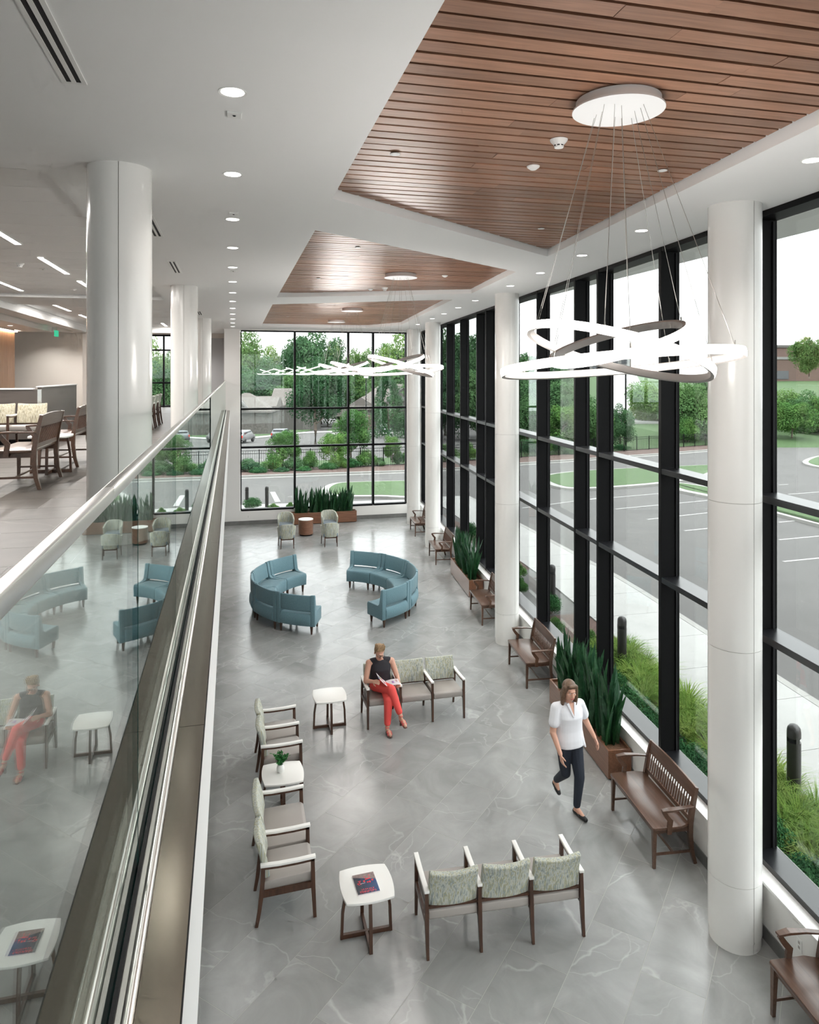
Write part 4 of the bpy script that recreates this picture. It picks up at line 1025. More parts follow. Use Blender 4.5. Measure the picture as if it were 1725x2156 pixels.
# ------------------------------------------------------------------ exterior ground
def frame_pt(zc, lat): return (zc * sT + lat * cT, zc * cT - lat * sT)
mb = MB(); rows = [-30, 20, 60, 110, 200, 420]; lats = [-260, -120, -40, 0, 40, 120, 320]
vs = []; fs = []
for zc in rows:
    for la in lats:
        x, y = frame_pt(zc, la); vs.append((x, y, -0.3 - 0.045 * max(0, zc - 20)))
for i in range(len(rows) - 1):
    for j in range(len(lats) - 1):
        a = i * len(lats) + j; fs.append((a, a + 1, a + len(lats) + 1, a + len(lats)))
mb.add(vs, fs); struct(mb.build('ground_asphalt', 'asphalt'))
def ground_poly(name, pts, lo, hi, mat, kind=True):
    m = MB(); m.prism([(p[0], p[1]) for p in pts], lambda x, y: gz(x, y) + lo, lambda x, y: gz(x, y) + hi)
    o = m.build(name, mat); return struct(o) if kind else o
mb = MB()
def gq(q, lo, hi): mb.prism(q, lambda x, y: gz(x, y) + lo, lambda x, y: gz(x, y) + hi)
for y0, y1 in ((-8, 0), (0, 7), (7, 14), (14, 21), (21, 27.06)): gq([(wx(4.97, y0), y0), (wx(6.88, y0), y0), (wx(6.88, y1), y1), (wx(4.97, y1), y1)], -0.1, 0.03)
for x0, x1 in ((-12, -4), (-4, 2), (2, 9.2)): gq([(x0, 27.06), (x1, 27.06), (x1, 33.6), (x0, 33.6)], -0.1, 0.03)
struct(mb.build('planting_bed', 'mulch'))
mb = MB()
for y0, y1 in ((-8, 10), (10, 22), (22, 36.2)): gq([(wx(6.85, y0), y0), (wx(9.07, y0), y0), (wx(9.07, y1), y1), (wx(6.85, y1), y1)], -0.12, 0.02)
gq([(-12, 33.6), (9.2, 33.6), (9.2, 36.3), (-12, 36.3)], -0.12, 0.02)
walk = struct(mb.build('sidewalk', 'grout'))
y = 3.0
while y < 36.0:
    y1 = y + 1.55; m = MB(); m.prism([(wx(6.85, y), y), (wx(8.90, y), y), (wx(8.90, y1 - 0.012), y1 - 0.012), (wx(6.85, y1 - 0.012), y1 - 0.012)], lambda x, yy: gz(x, yy) + 0.0, lambda x, yy: gz(x, yy) + 0.035); m.build('slab', 'concrete', walk)
    m = MB(); m.prism([(wx(8.91, y), y), (wx(9.08, y), y), (wx(9.08, y1 - 0.006), y1 - 0.006), (wx(8.91, y1 - 0.006), y1 - 0.006)], lambda x, yy: gz(x, yy) + 0.0, lambda x, yy: gz(x, yy) + 0.036); m.build('curb_stone', 'curb', walk); y = y1
x = -6.0
while x < 9.0:
    m = MB(); m.prism([(x, 33.6), (x + 1.538, 33.6), (x + 1.538, 36.3), (x, 36.3)], lambda xx, yy: gz(xx, yy), lambda xx, yy: gz(xx, yy) + 0.035); m.build('slab', 'concrete', walk); x += 1.55
def smooth_loop(pts, n=6):
    out = []; k = len(pts)
    for i in range(k):
        p0, p1, p2, p3 = (Vector(pts[(i + j - 1) % k]) for j in range(4))
        for s in range(n):
            t_ = s / n; out.append(0.5 * ((2 * p1) + (-p0 + p2) * t_ + (2 * p0 - 5 * p1 + 4 * p2 - p3) * t_ ** 2 + (-p0 + 3 * p1 - 3 * p2 + p3) * t_ ** 3))
    return out
def island(name, uv, label):
    pts = [gnd(u, v) for u, v in uv]; lp = smooth_loop([(p.x, p.y, 0) for p in pts])
    c = sum(lp, Vector()) / len(lp)
    inner = []
    n = len(lp); A = sum(lp[i].x * lp[(i + 1) % n].y - lp[(i + 1) % n].x * lp[i].y for i in range(n)); sg = 1 if A > 0 else -1
    for i in range(n):
        d = (lp[(i + 1) % n] - lp[i - 1]).normalized(); inner.append(lp[i] + Vector((-d.y, d.x, 0)) * 0.45 * sg)
    t = struct(empty(name))
    m = MB(); vs = []
    for p, q in zip(lp, inner): vs += [(p.x, p.y, gz(p.x, p.y) - 0.05), (p.x, p.y, gz(p.x, p.y) + 0.13), (q.x, q.y, gz(q.x, q.y) + 0.15), (q.x, q.y, gz(q.x, q.y) - 0.05)]
    m.add(vs, [(4 * i + j, 4 * i + (j + 1) % 4, 4 * ((i + 1) % n) + (j + 1) % 4, 4 * ((i + 1) % n) + j) for i in range(n) for j in range(4)]); m.build('curb', 'curb', t)
    m = MB(); m.prism([(q.x, q.y) for q in inner], lambda x, y: gz(x, y), lambda x, y: gz(x, y) + 0.16); m.build('lawn', 'lawn', t); return t
island('island_1', [(676, 1037), (700, 1022), (760, 1018), (857, 1016), (905, 1022), (880, 1050), (800, 1050), (700, 1049)], '')
island('island_2', [(1140, 1006), (1230, 994), (1390, 986), (1500, 982), (1515, 990), (1490, 1005), (1400, 1021), (1240, 1033), (1165, 1027)], '')
island('island_3', [(1395, 1017), (1500, 1030), (1640, 1062), (1760, 1100), (1760, 1118), (1640, 1088), (1500, 1052), (1420, 1034)], '')
island('island_4', [(1690, 976), (1725, 962), (1800, 958), (1860, 968), (1820, 984), (1740, 988)], '')
# far kerb, mulch verge, parking stripes
kl = [(440, 1009), (508, 1007), (620, 1003), (740, 999), (857, 995), (980, 988), (1094, 979), (1209, 971), (1292, 965), (1390, 958), (1490, 950), (1640, 939), (1725, 931), (1900, 916)]
kp = [gnd(u, v) for u, v in kl]
def strip(name, off0, off1, lo, hi, mat):
    m = MB(); P = [Vector((p.x, p.y, 0)) for p in kp]; n = len(P); L0, L1 = [], []
    for i in range(n):
        d = (P[min(i + 1, n - 1)] - P[max(i - 1, 0)]).normalized(); nn = Vector((-d.y, d.x, 0)); L0.append(P[i] + nn * off0); L1.append(P[i] + nn * off1)
    vs = []
    for a, b in zip(L0, L1): vs += [(a.x, a.y, gz(a.x, a.y) - 0.1), (a.x, a.y, gz(a.x, a.y) + hi), (b.x, b.y, gz(b.x, b.y) + hi), (b.x, b.y, gz(b.x, b.y) - 0.1)]
    m.add(vs, [(4 * i + j, 4 * i + (j + 1) % 4, 4 * (i + 1) + (j + 1) % 4, 4 * (i + 1) + j) for i in range(n - 1) for j in range(4)]); struct(m.build(name, mat)); return L1
strip('gutter', -0.5, 0.0, 0, 0.02, 'curb'); strip('verge_kerb', 0.0, 0.35, 0, 0.16, 'curb'); strip('verge', 0.35, 5.0, 0, 0.17, 'mulch'); strip('verge_lawn', 5.0, 12.0, 0, 0.16, 'lawn')
mb = MB()
def stripe(a, b, w=0.11):
    p, q = gnd(*a), gnd(*b); d = Vector((q.x - p.x, q.y - p.y)).normalized(); nn = Vector((-d.y, d.x)) * w / 2
    mb.prism([(p.x + nn.x, p.y + nn.y), (q.x + nn.x, q.y + nn.y), (q.x - nn.x, q.y - nn.y), (p.x - nn.x, p.y - nn.y)], lambda x, y: gz(x, y) - 0.01, lambda x, y: gz(x, y) + 0.012)
for a, b in (((1242, 1052), (1393, 1039)), ((1297, 1072), (1500, 1053)), ((1364, 1094), (1500, 1079)), ((1442, 1118), (1500, 1112)), ((1641, 1021), (1660, 1020)), ((1660, 1041), (1740, 1035)), ((1641, 1100), (1682, 1096)), ((1641, 1137), (1760, 1126)), ((1650, 1183), (1800, 1168)), ((1100, 1070), (1258, 1049))): stripe(a, b)
p, q = gnd(574, 1036), gnd(585, 1057); mb.prism([(p.x - 0.14, p.y), (p.x + 0.14, p.y), (q.x + 0.14, q.y), (q.x - 0.14, q.y)], lambda x, y: gz(x, y) - 0.01, lambda x, y: gz(x, y) + 0.012)
struct(mb.build('parking_stripes', 'paint'))
# rise of land on the right with a road, and lawns across the road on the left
def quad3(name, pts, mat):
    m = MB(); b = [Vector(p) - Vector((0, 0, 0.6)) for p in pts]; n = len(pts)
    m.add([tuple(p) for p in pts] + [tuple(p) for p in b], [tuple(range(n)), tuple(range(2 * n - 1, n - 1, -1))] + [(i, n + i, n + (i + 1) % n, (i + 1) % n) for i in range(n)]); return struct(m.build(name, mat))
quad3('hill', [atzc(1040, 945, 84), atzc(1500, 945, 84), atzc(1900, 945, 84), atzc(2000, 786, 230), atzc(1560, 790, 230), atzc(1040, 792, 230)], 'lawn')
def hill_z(zc, u): pass
def hill_pt(u, f, dz=0.25):
    a, b = atzc(u, 945, 84), atzc(u, 790, 230); p = a.lerp(b, f); p.z += dz; return p
quad3('hill_road', [hill_pt(1262, 0.16), hill_pt(1395, 0.16), hill_pt(1340, 0.99), hill_pt(1290, 0.99)], 'concrete')
for nm_, uv in (('far_lawn', [(522, 913), (600, 903), (662, 905), (640, 910), (525, 922)]), ('far_lawn_strip', [(522, 908), (590, 901), (590, 904), (522, 912)]), ('far_lawn_right', [(690, 905), (860, 893), (860, 899), (690, 911)])):
    ground_poly(nm_, [gnd(u, v) for u, v in uv], -0.1, 0.12, 'lawn')
for nm_, uv in (('far_kerb', [(522, 923), (640, 911), (700, 909), (700, 911), (640, 913.5), (522, 926)]), ('far_path', [(600, 900), (640, 890), (668, 890), (662, 903), (625, 906)]), ('far_kerb_right', [(700, 913), (860, 900), (860, 903), (700, 916)])):
    ground_poly(nm_, [gnd(u, v) for u, v in uv], -0.1, 0.16, 'concrete')

# ---- bollards
def bollard_proto(label, loc):
    t = thing('bollard_light', label, 'bollard', loc, 0, 'bronze bollard lights along the sidewalk')
    m = MB(); m.lathe([(0.001, -0.05), (0.088, -0.05), (0.088, 0.80), (0.001, 0.80)], 24); m.build('post', 'bollard', t, smooth=40)
    m = MB(); m.lathe([(0.001, 0.80), (0.070, 0.80), (0.070, 0.87), (0.001, 0.87)], 20); m.build('louvre', 'gasket', t, smooth=40)
    m = MB(); m.lathe([(0.088, 0.86), (0.088, 0.94), (0.080, 0.985), (0.055, 1.018), (0.001, 1.03)], 24); m.build('dome_cap', 'bollard', t, smooth=50)
    for k in range(3):
        a = 2 * PI * k / 3 + 0.4; m = MB(); m.bar((0.079 * math.cos(a), 0.079 * math.sin(a), 0.79), (0.079 * math.cos(a), 0.079 * math.sin(a), 0.88), 0.05, 0.016, up=(math.cos(a), math.sin(a), 0)); m.build('strut', 'bollard', t)
    return t
bo = bollard_proto('dark bollard light outside the rightmost window', (7.375, 8.16, -0.27))
for (x, y, l) in ((7.40, 12.61, 'dark bollard light outside, above the walking woman'), (7.72, 16.46, 'dark bollard light outside, left of the others behind the mullion'), (8.10, 20.6, 'dark bollard light outside, seen past the middle column')):
    dup(bo, (x, y, gz(x, y) + 0.03), 0.5, l)
for (u, v, l) in ((520, 1070, 'dark bollard light outside the end window, left beside the bush'), (562, 1069, 'dark bollard light outside the end window, left of the painted stripe')):
    p = gnd(u, v); dup(bo, (p.x, p.y, p.z + 0.02), 0.2, l)

# ------------------------------------------------------------------ vegetation
def crown_mesh(name, mat, seed, nclump, nleaf, ls, shape='round', thin=0.0):
    rr = random.Random(seed); vs = []; fs = []
    cl = []
    for k in range(nclump):
        while True:
            p = Vector((rr.uniform(-1, 1), rr.uniform(-1, 1), rr.uniform(-1, 1)))
            if p.length < 1: break
        if shape == 'cone':
            z = rr.random() ** 1.3; w = 0.42 * (1 - z) + 0.05; a = rr.uniform(0, 2 * PI); q = Vector((w * math.cos(a), w * math.sin(a), z)); r = 0.10 + 0.05 * (1 - z)
        elif shape == 'mound':
            q = Vector((p.x * 0.40, p.y * 0.40, 0.30 + abs(p.z) * 0.42 * (1 - 0.3 * p.xy.length))); r = 0.20
        else:
            q = Vector((p.x * 0.36, p.y * 0.36, 0.52 + p.z * 0.36)); r = rr.uniform(0.11, 0.18)
        cl.append((q, r))
    per = nleaf // nclump
    for q, r in cl:
        for j in range(per):
            d = Vector((rr.gauss(0, 1), rr.gauss(0, 1), rr.gauss(0, 1) + 0.25)).normalized(); c = q + d * r * rr.uniform(0.65, 1.08)
            n = (d + Vector((rr.uniform(-1, 1), rr.uniform(-1, 1), rr.uniform(-0.6, 1))) * 0.8).normalized()
            a = n.orthogonal().normalized(); b = n.cross(a); th = rr.uniform(0, PI); a2 = a * math.cos(th) + b * math.sin(th); b2 = n.cross(a2); s = ls * rr.uniform(0.6, 1.25)
            o = len(vs); vs += [tuple(c - a2 * s), tuple(c + b2 * s * 0.55), tuple(c + a2 * s), tuple(c - b2 * s * 0.55)]; fs.append((o, o + 1, o + 2, o + 3))
    me = bpy.data.meshes.new(name); me.from_pydata(vs, [], fs); me.materials.append(M[mat]); return me
CR = {'t1': crown_mesh('crown', 'tree', 1, 34, 15000, 0.018), 't2': crown_mesh('crown', 'tree', 2, 40, 15000, 0.018), 't3': crown_mesh('crown', 'treedark', 3, 38, 15000, 0.018), 't4': crown_mesh('crown', 'treedark', 4, 30, 14000, 0.0185),
      'young': crown_mesh('crown', 'shrub', 5, 26, 10000, 0.019, 'round'), 'cone': crown_mesh('crown', 'treedark', 6, 44, 10000, 0.019, 'cone'),
      'mound': crown_mesh('foliage', 'shrub', 7, 22, 6000, 0.028, 'mound'), 'mound2': crown_mesh('foliage', 'yew', 8, 24, 7000, 0.026, 'mound'), 'mound3': crown_mesh('foliage', 'treedark', 9, 22, 6000, 0.028, 'mound')}
tm = MB(); tm.tube([(0, 0, -0.05), (0.004, 0, 0.2), (-0.004, 0.003, 0.45), (0, 0, 0.75)], [0.022, 0.018, 0.013, 0.005], 8)
for k in range(7):
    a = k * 0.9; z = 0.28 + 0.06 * k; tm.tube([(0, 0, z), (0.12 * math.cos(a), 0.12 * math.sin(a), z + 0.12), (0.24 * math.cos(a), 0.24 * math.sin(a), z + 0.2)], [0.010, 0.006, 0.003], 5)
TRUNK = tm.mesh('trunk', 'bark', smooth=60)
sm_ = MB()
for k in range(6):
    a = k * 1.05; sm_.tube([(0.02 * math.cos(a), 0.02 * math.sin(a), -0.04), (0.16 * math.cos(a), 0.16 * math.sin(a), 0.35)], [0.02, 0.008], 5)
STEMS = sm_.mesh('stems', 'bark')
def tree(kind, loc, w, h, label, group, name='tree', lift=0.0):
    t = thing(name, label, 'tree' if name != 'shrub' else 'shrub', loc, random.uniform(0, 6.28), group)
    link('crown' if name != 'shrub' else 'foliage', CR[kind], t, loc=(0, 0, lift * h), scale=(w, w, h * (1 - lift)))
    link('trunk' if name != 'shrub' else 'stems', TRUNK if name != 'shrub' else STEMS, t, scale=(h * (1.0 if name != 'shrub' else w / h), h * (1.0 if name != 'shrub' else w / h), h * (0.8 if name != 'shrub' else 0.6)))
    return t
def tree_px(kind, u, vtop, zc, wpx, label, group, zbase=None, lift=0.0):
    top = atzc(u, vtop, zc); b = zbase if zbase is not None else gz(top.x, top.y)
    return tree(kind, (top.x, top.y, b), (1.6 if 'woodland' in group else 1.25) * wpx / F * zc / 0.86, (top.z - b) / 0.98, label, group, lift=lift)
# woodland behind the houses, left to right in the end window
wl_ = [('t2', 318, 712, 150, 60), ('t1', 352, 722, 150, 60), ('t3', 335, 760, 140, 60), ('t2', 400, 720, 160, 70), ('t1', 470, 715, 170, 80), ('t2', 522, 692, 165, 70), ('t1', 552, 712, 168, 60), ('t3', 575, 752, 160, 70), ('t2', 602, 748, 175, 60), ('t4', 632, 705, 168, 75), ('t3', 676, 688, 160, 85), ('t1', 715, 702, 166, 65), ('t2', 742, 748, 170, 60), ('t2', 776, 738, 172, 55), ('t1', 808, 706, 165, 70), ('t2', 850, 692, 160, 75), ('t3', 892, 690, 158, 80), ('t3', 938, 676, 120, 80), ('t4', 984, 700, 118, 75), ('t3', 1030, 716, 115, 80), ('t4', 1080, 738, 112, 80), ('t3', 1125, 752, 112, 75), ('t3', 1172, 752, 110, 70)]
for i, (k, u, v, zc, w_) in enumerate(wl_): tree_px(k, u, v, zc * (1.22 if 460 < u < 900 else 1), w_, 'tall woodland tree outside, %s from the left along the skyline' % ORD[i], 'woodland trees on the skyline')
lw_ = [('t3', 500, 770, 158, 70), ('t3', 545, 775, 156, 70), ('t4', 590, 778, 157, 75), ('t4', 640, 772, 150, 75), ('t3', 690, 765, 152, 80), ('t2', 735, 772, 158, 75), ('t3', 775, 765, 160, 70), ('t4', 830, 768, 150, 75), ('t3', 885, 772, 130, 75), ('t3', 955, 760, 105, 80), ('t4', 1005, 770, 102, 80), ('t3', 1055, 775, 100, 80), ('t3', 1110, 790, 98, 80), ('t4', 1160, 800, 98, 75), ('t3', 1205, 815, 96, 70)]
for i, (k, u, v, zc, w_) in enumerate(lw_): tree_px(k, u, v, zc * (1.13 if u < 900 else 1), w_, 'lower dark woodland tree outside, %s from the left below the skyline' % ORD[i], 'lower woodland trees')
tree_px('t3', 664, 752, 92, 96, 'leafy street tree with bare trunk in front of the houses', 'street trees', lift=0.18)
tree_px('cone', 818, 792, 112, 62, 'dark conifer in front of the large gabled house', 'street trees')
tree_px('young', 738, 850, 58, 62, 'bushy young tree by the fence, right of the street tree', 'young trees by the fence')
tree_px('young', 594, 900, 54, 58, 'young tree by the fence in front of the parked dark car', 'young trees by the fence')
tree_px('young', 705, 905, 55, 50, 'young tree by the fence at the middle mullion', 'young trees by the fence')
tree_px('young', 826, 912, 58, 30, 'thin sapling by the fence at the right of the end window', 'young trees by the fence')
for i, (k, u, v, zc, w_) in enumerate((('t3', 1110, 830, 75, 90), ('young', 1185, 845, 74, 80), ('t3', 1225, 830, 76, 70), ('young', 1250, 852, 78, 60), ('t3', 1306, 850, 82, 50), ('t1', 1375, 782, 110, 100), ('t3', 1448, 792, 92, 90), ('t4', 1490, 788, 95, 90), ('t3', 1560, 790, 98, 100), ('t1', 1630, 800, 105, 90), ('young', 1668, 838, 92, 70), ('t3', 1710, 822, 98, 90), ('young', 1752, 830, 96, 80), ('t1', 1704, 700, 150, 62))):
    tree_px(k, u, v, zc, w_, 'tree beyond the parking lot, %s from the left through the right-hand windows' % ORD[i], 'trees beyond the parking lot', zbase=(gz(*atzc(u, v, zc).xy) if zc < 140 else atzc(u, 793, zc).z))
def shrub_px(kind, u, v, wpx, hpx, label, group):
    p = gnd(u, v); zc = p.x * sT + p.y * cT
    return tree(kind, p, wpx / F * zc / 0.95, hpx / F * zc / 0.85, label, group, name='shrub')
for i, (k, u, v, w_, h_) in enumerate((('mound3', 520, 997, 55, 34), ('mound2', 545, 1000, 40, 18), ('mound', 578, 996, 50, 40), ('mound2', 592, 998, 34, 16), ('mound3', 618, 994, 44, 36), ('mound2', 640, 996, 36, 16), ('mound', 655, 992, 40, 44), ('mound2', 690, 992, 44, 20), ('mound', 712, 990, 40, 34), ('mound2', 740, 988, 46, 26), ('mound', 770, 986, 46, 40), ('mound3', 795, 985, 34, 24), ('mound2', 838, 982, 30, 34), ('mound', 870, 980, 44, 40),
        ('mound3', 940, 975, 50, 44), ('mound', 985, 972, 44, 40), ('mound3', 1030, 968, 50, 48), ('mound3', 1110, 962, 44, 40), ('mound', 1140, 960, 44, 44), ('mound3', 1175, 958, 40, 44), ('mound2', 1200, 960, 34, 16), ('mound', 1250, 952, 36, 50), ('mound2', 1310, 950, 36, 16), ('mound', 1445, 938, 50, 60), ('mound3', 1485, 936, 44, 54), ('mound2', 1655, 928, 24, 16), ('mound2', 1705, 922, 24, 14), ('mound', 1735, 920, 30, 18))):
    shrub_px(k, u, v, w_, h_, 'shrub along the fence outside, %s from the left' % ORD[i], 'shrubs along the fence')
for k, u, v, w_, h_, l in (('mound2', 530, 1074, 38, 30, 'dark green bush outside the end window at lower left'), ('mound', 575, 1074, 24, 14, 'low flowering bush outside the end window'), ('mound', 612, 1073, 18, 16, 'small green bush outside the end window by the mullion')):
    shrub_px(k, u, v, w_, h_, l, 'bushes outside the end window')
# ornamental grass and yews in the bed along the glass
gm = []
for s_ in range(3):
    rr = random.Random(40 + s_); m = MB()
    for k in range(190):
        a = rr.uniform(0, 2 * PI); L = rr.uniform(0.30, 0.52); le = rr.uniform(0.10, 0.45); w = 0.0065
        ca, sa = math.cos(a), math.sin(a); px, py = -sa * w, ca * w; b = 0.05 * rr.random(); vs = []
        for u in (0, 0.35, 0.7, 1.0):
            rr_ = b + le * u * (0.5 + 0.5 * u); z = L * (u - 0.45 * u ** 3); ww = 1 - u * 0.9
            vs += [(rr_ * ca - px * ww, rr_ * sa - py * ww, z), (rr_ * ca + px * ww, rr_ * sa + py * ww, z)]
        m.add(vs, [(0, 1, 3, 2), (2, 3, 5, 4), (4, 5, 7, 6)])
    gm.append(m.mesh('blades', 'fescue'))
rg = random.Random(77); gi = 0
for ky, y in enumerate([4.2 + 0.40 * k for k in range(24)]):
    for a, rown in ((5.85, 'row closest to the glass'), (6.15, 'second row from the glass'), (6.42, 'third row from the glass'), (6.65, 'row along the sidewalk')):
        yy = y + rg.uniform(-0.15, 0.15); aa = a + rg.uniform(-0.08, 0.10); p = (wx(aa, yy), yy, gz(wx(aa, yy), yy) + 0.02)
        if a < 5.9 and rg.random() < 0.5: continue
        t = thing('grass_tuft', 'pale green ornamental grass tuft outside, %s from the camera in the %s' % (ORD[ky], rown), 'plant', p, rg.uniform(0, 6), 'ornamental grass tufts outside the near windows')
        link('blades', rg.choice(gm), t, scale=(rg.uniform(0.95, 1.4),) * 3); gi += 1
for i, y in enumerate([4.6, 5.5, 6.4, 7.3, 8.2, 9.0, 9.9, 10.8, 11.6, 12.4]):
    tree('mound2', (wx(5.45, y), y, -0.28), 0.74, 0.72, 'dark yew bush right outside the glass, %s from the camera' % ORD[i], 'yew bushes outside the near windows', name='shrub')
for i, (a, y, w_, k) in enumerate(((6.0, 13.6, 0.5, 'mound'), (5.6, 14.6, 0.45, 'mound'), (6.0, 16.0, 0.6, 'mound2'), (5.7, 17.6, 0.5, 'mound'), (6.1, 19.0, 0.5, 'mound'), (5.8, 20.6, 0.7, 'mound2'), (6.1, 22.0, 0.5, 'mound'), (5.9, 24.2, 0.9, 'mound2'))):
    tree(k, (wx(a, y), y, gz(wx(a, y), y)), w_, w_ * 1.1, 'low bush in the mulch bed past the middle window mullions, %s from the camera' % ORD[i], 'low bushes in the mulch bed', name='shrub')
# ---- metal fence
t = thing('metal_fence', 'black metal picket fence along the far side of the parking lot', 'fence', (0, 0, 0))
P = [Vector((p.x, p.y, 0)) for p in kp[:]]; fl = []
n = len(P)
for i in range(n):
    d = (P[min(i + 1, n - 1)] - P[max(i - 1, 0)]).normalized(); fl.append(P[i] + Vector((-d.y, d.x, 0)) * 4.2)
pk = MB(); FH = 1.5
for i in range(n - 3):
    a, b = fl[i], fl[i + 1]; L = (b - a).length; ns = max(1, round(L / 2.4))
    for s in range(ns):
        p, q = a.lerp(b, s / ns), a.lerp(b, (s + 1) / ns); zp, zq = gz(p.x, p.y) + 0.1, gz(q.x, q.y) + 0.1
        m = MB(); m.box(p.x - 0.035, p.x + 0.035, p.y - 0.035, p.y + 0.035, zp - 0.2, zp + FH + 0.08); m.build('post', 'black', t)
        for h in (0.15, FH - 0.22, FH):
            m = MB(); m.bar((p.x, p.y, zp + h), (q.x, q.y, zq + h), 0.03, 0.035); m.build('rail', 'black', t)
        npk = max(1, int((q - p).length / 0.16))
        for j in range(1, npk):
            c = p.lerp(q, j / npk); z = gz(c.x, c.y) + 0.1; pk.box(c.x - 0.009, c.x + 0.009, c.y - 0.009, c.y + 0.009, z + 0.05, z + FH)
stuff(pk.build('pickets', 'black', t))

# ------------------------------------------------------------------ houses, cars, poles
def gable(m, w, d, z0, h, ov=0.5):
    W, D = w / 2 + ov, d / 2 + ov
    m.add([(-W, -D, z0), (W, -D, z0), (W, D, z0), (-W, D, z0), (-W, 0, z0 + h), (W, 0, z0 + h), (-W, -D, z0 - 0.25), (W, -D, z0 - 0.25), (W, D, z0 - 0.25), (-W, D, z0 - 0.25)],
          [(0, 1, 5, 4), (2, 3, 4, 5), (0, 4, 3, 9, 6), (1, 7, 8, 2, 5), (0, 6, 7, 1), (2, 8, 9, 3), (6, 9, 8, 7)])
def hip(m, w, d, z0, h, ov=0.6):
    W, D = w / 2 + ov, d / 2 + ov; r = max(0.0, W - D)
    m.add([(-W, -D, z0), (W, -D, z0), (W, D, z0), (-W, D, z0), (-r, 0, z0 + h), (r, 0, z0 + h), (-W, -D, z0 - 0.3), (W, -D, z0 - 0.3), (W, D, z0 - 0.3), (-W, D, z0 - 0.3)],
          [(0, 1, 5, 4), (2, 3, 4, 5), (0, 4, 3), (1, 2, 5), (0, 6, 7, 1), (1, 7, 8, 2), (2, 8, 9, 3), (3, 9, 6, 0), (6, 9, 8, 7)])
def house(u, vbase, zc, w, d, wall_h, roof_h, label, wall, rz=0.0, roof='hip', dormer=None):
    p = atzc(u, vbase, zc); t = thing('house', label, 'house', p, -TH + rz, 'houses across the road')
    m = MB(); m.box(-w / 2, w / 2, -d / 2, d / 2, -1.5, wall_h); m.build('walls', wall, t)
    m = MB(); (hip if roof == 'hip' else gable)(m, w, d, wall_h, roof_h); m.build('roof', 'shingle', t)
    if dormer:
        dx, dw, dh = dormer; m = MB(); y = -d / 2 - 0.9; wall_h = wall_h + 0.55
        m.add([(dx - dw / 2, y, wall_h), (dx + dw / 2, y, wall_h), (dx, y, wall_h + dh), (dx - dw / 2, y + 4, wall_h), (dx + dw / 2, y + 4, wall_h), (dx, y + 4, wall_h + dh)], [(0, 1, 2), (0, 3, 4, 1), (1, 4, 5, 2), (2, 5, 3, 0)]); g = m.build('gable_front', 'siding', t)
        m = MB()
        for a, b in (((dx - dw / 2 - 0.3, wall_h - 0.15), (dx, wall_h + dh + 0.1)), ((dx + dw / 2 + 0.3, wall_h - 0.15), (dx, wall_h + dh + 0.1))): m.bar((a[0], y - 0.06, a[1]), (b[0], y - 0.06, b[1]), 0.12, 0.28)
        m.bar((dx - dw / 2, y - 0.05, wall_h), (dx + dw / 2, y - 0.05, wall_h), 0.1, 0.2); m.build('verge_board', 'trimwhite', g)
        m = MB(); m.lathe([(0.001, 0), (0.42, 0), (0.42, 0.1), (0.001, 0.1)], 16, 0, Matrix.Translation((dx, y - 0.02, wall_h + dh * 0.38)) @ Matrix.Rotation(PI / 2, 4, 'X')); m.build('round_vent', 'trimwhite', g)
    return t
h1 = house(520, 905, 128, 9.0, 8, 3.6, 3.0, 'stone house with tan hip roof at the left of the end window', 'ledgestone', dormer=(-0.2, 2.5, 1.25))
m = MB(); m.box(2.0, 4.6, 0.5, 7.0, -1.0, 3.9); m.build('wing', 'ledgestone', h1); m = MB(); T_ = Matrix.Translation((2.6, 4, 0)); m2 = MB(); gable(m2, 4.2, 6, 4.2, 1.7); m.v = []; m.f = []; m.mi = []; m.add(m2.v, m2.f, 0, T_); m.build('wing_roof', 'shingle', h1)
h2 = house(628, 893, 150, 8.6, 7, 4.1, 3.2, 'small house with tan hip roof in the middle of the end window', 'siding', dormer=(0.4, 2.2, 1.4))
m = MB(); m2 = MB(); gable(m2, 11, 6, 5.4, 2.0); m.add(m2.v, m2.f, 0, Matrix.Translation((0, 5, 0))); m.build('rear_roof', 'shingle', h2)
h3 = house(828, 903, 150, 17, 12, 4.6, 4.8, 'large gabled house at the right of the end window', 'siding', dormer=(2.2, 9.0, 3.6))
for x in (-1.0, 2.4, 6.0):
    m = MB(); m.box(x - 0.25, x + 0.25, -8.2, -7.7, -1.0, 4.5); m.build('porch_post', 'taupe', h3)
m = MB(); m.box(-2, 8.5, -8.4, -6, 4.35, 4.7); m.build('porch_beam', 'trimwhite', h3)
m = MB()
for x in (-0.2, 3.5, 6.8): m.box(x, x + 1.3, -6.06, -6.02, 0.6, 2.6)
m.build('windows', 'darkwin', h3)
m = MB(); m.box(-8.6, -4.0, -7.5, 3, -1.0, 3.2); m.build('garage', 'brick', h3); m = MB(); m2 = MB(); gable(m2, 6.4, 10.5, 3.2, 3.6); m.add(m2.v, m2.f, 0, Matrix.Translation((-6.3, -2.2, 0)) @ Matrix.Rotation(PI / 2, 4, 'Z')); m.build('garage_roof', 'shingle', h3)
p = atzc(1700, 796, 200); t = thing('brick_building', 'low tan brick building on the hill beyond the trees at right', 'building', p, -TH, None)
m = MB(); m.box(-16, 30, 0, 12, -2, 5.2); m.build('walls', 'brick', t); m = MB(); m.box(-16.2, 30.2, -0.2, 12, 5.2, 5.9); m.build('cornice', 'trimwhite', t); m = MB(); m.box(-16, 30, 3, 12, 5.9, 8.6); m.build('upper_wall', 'brick', t); m = MB(); m.box(-16.3, 30.3, 2.7, 12.3, 8.6, 9.3); m.build('parapet', 'siding', t)
m = MB(); m.box(-9.5, -5.2, -0.1, 0.05, -0.3, 2.0); m.build('garage_door', 'darkwin', t)
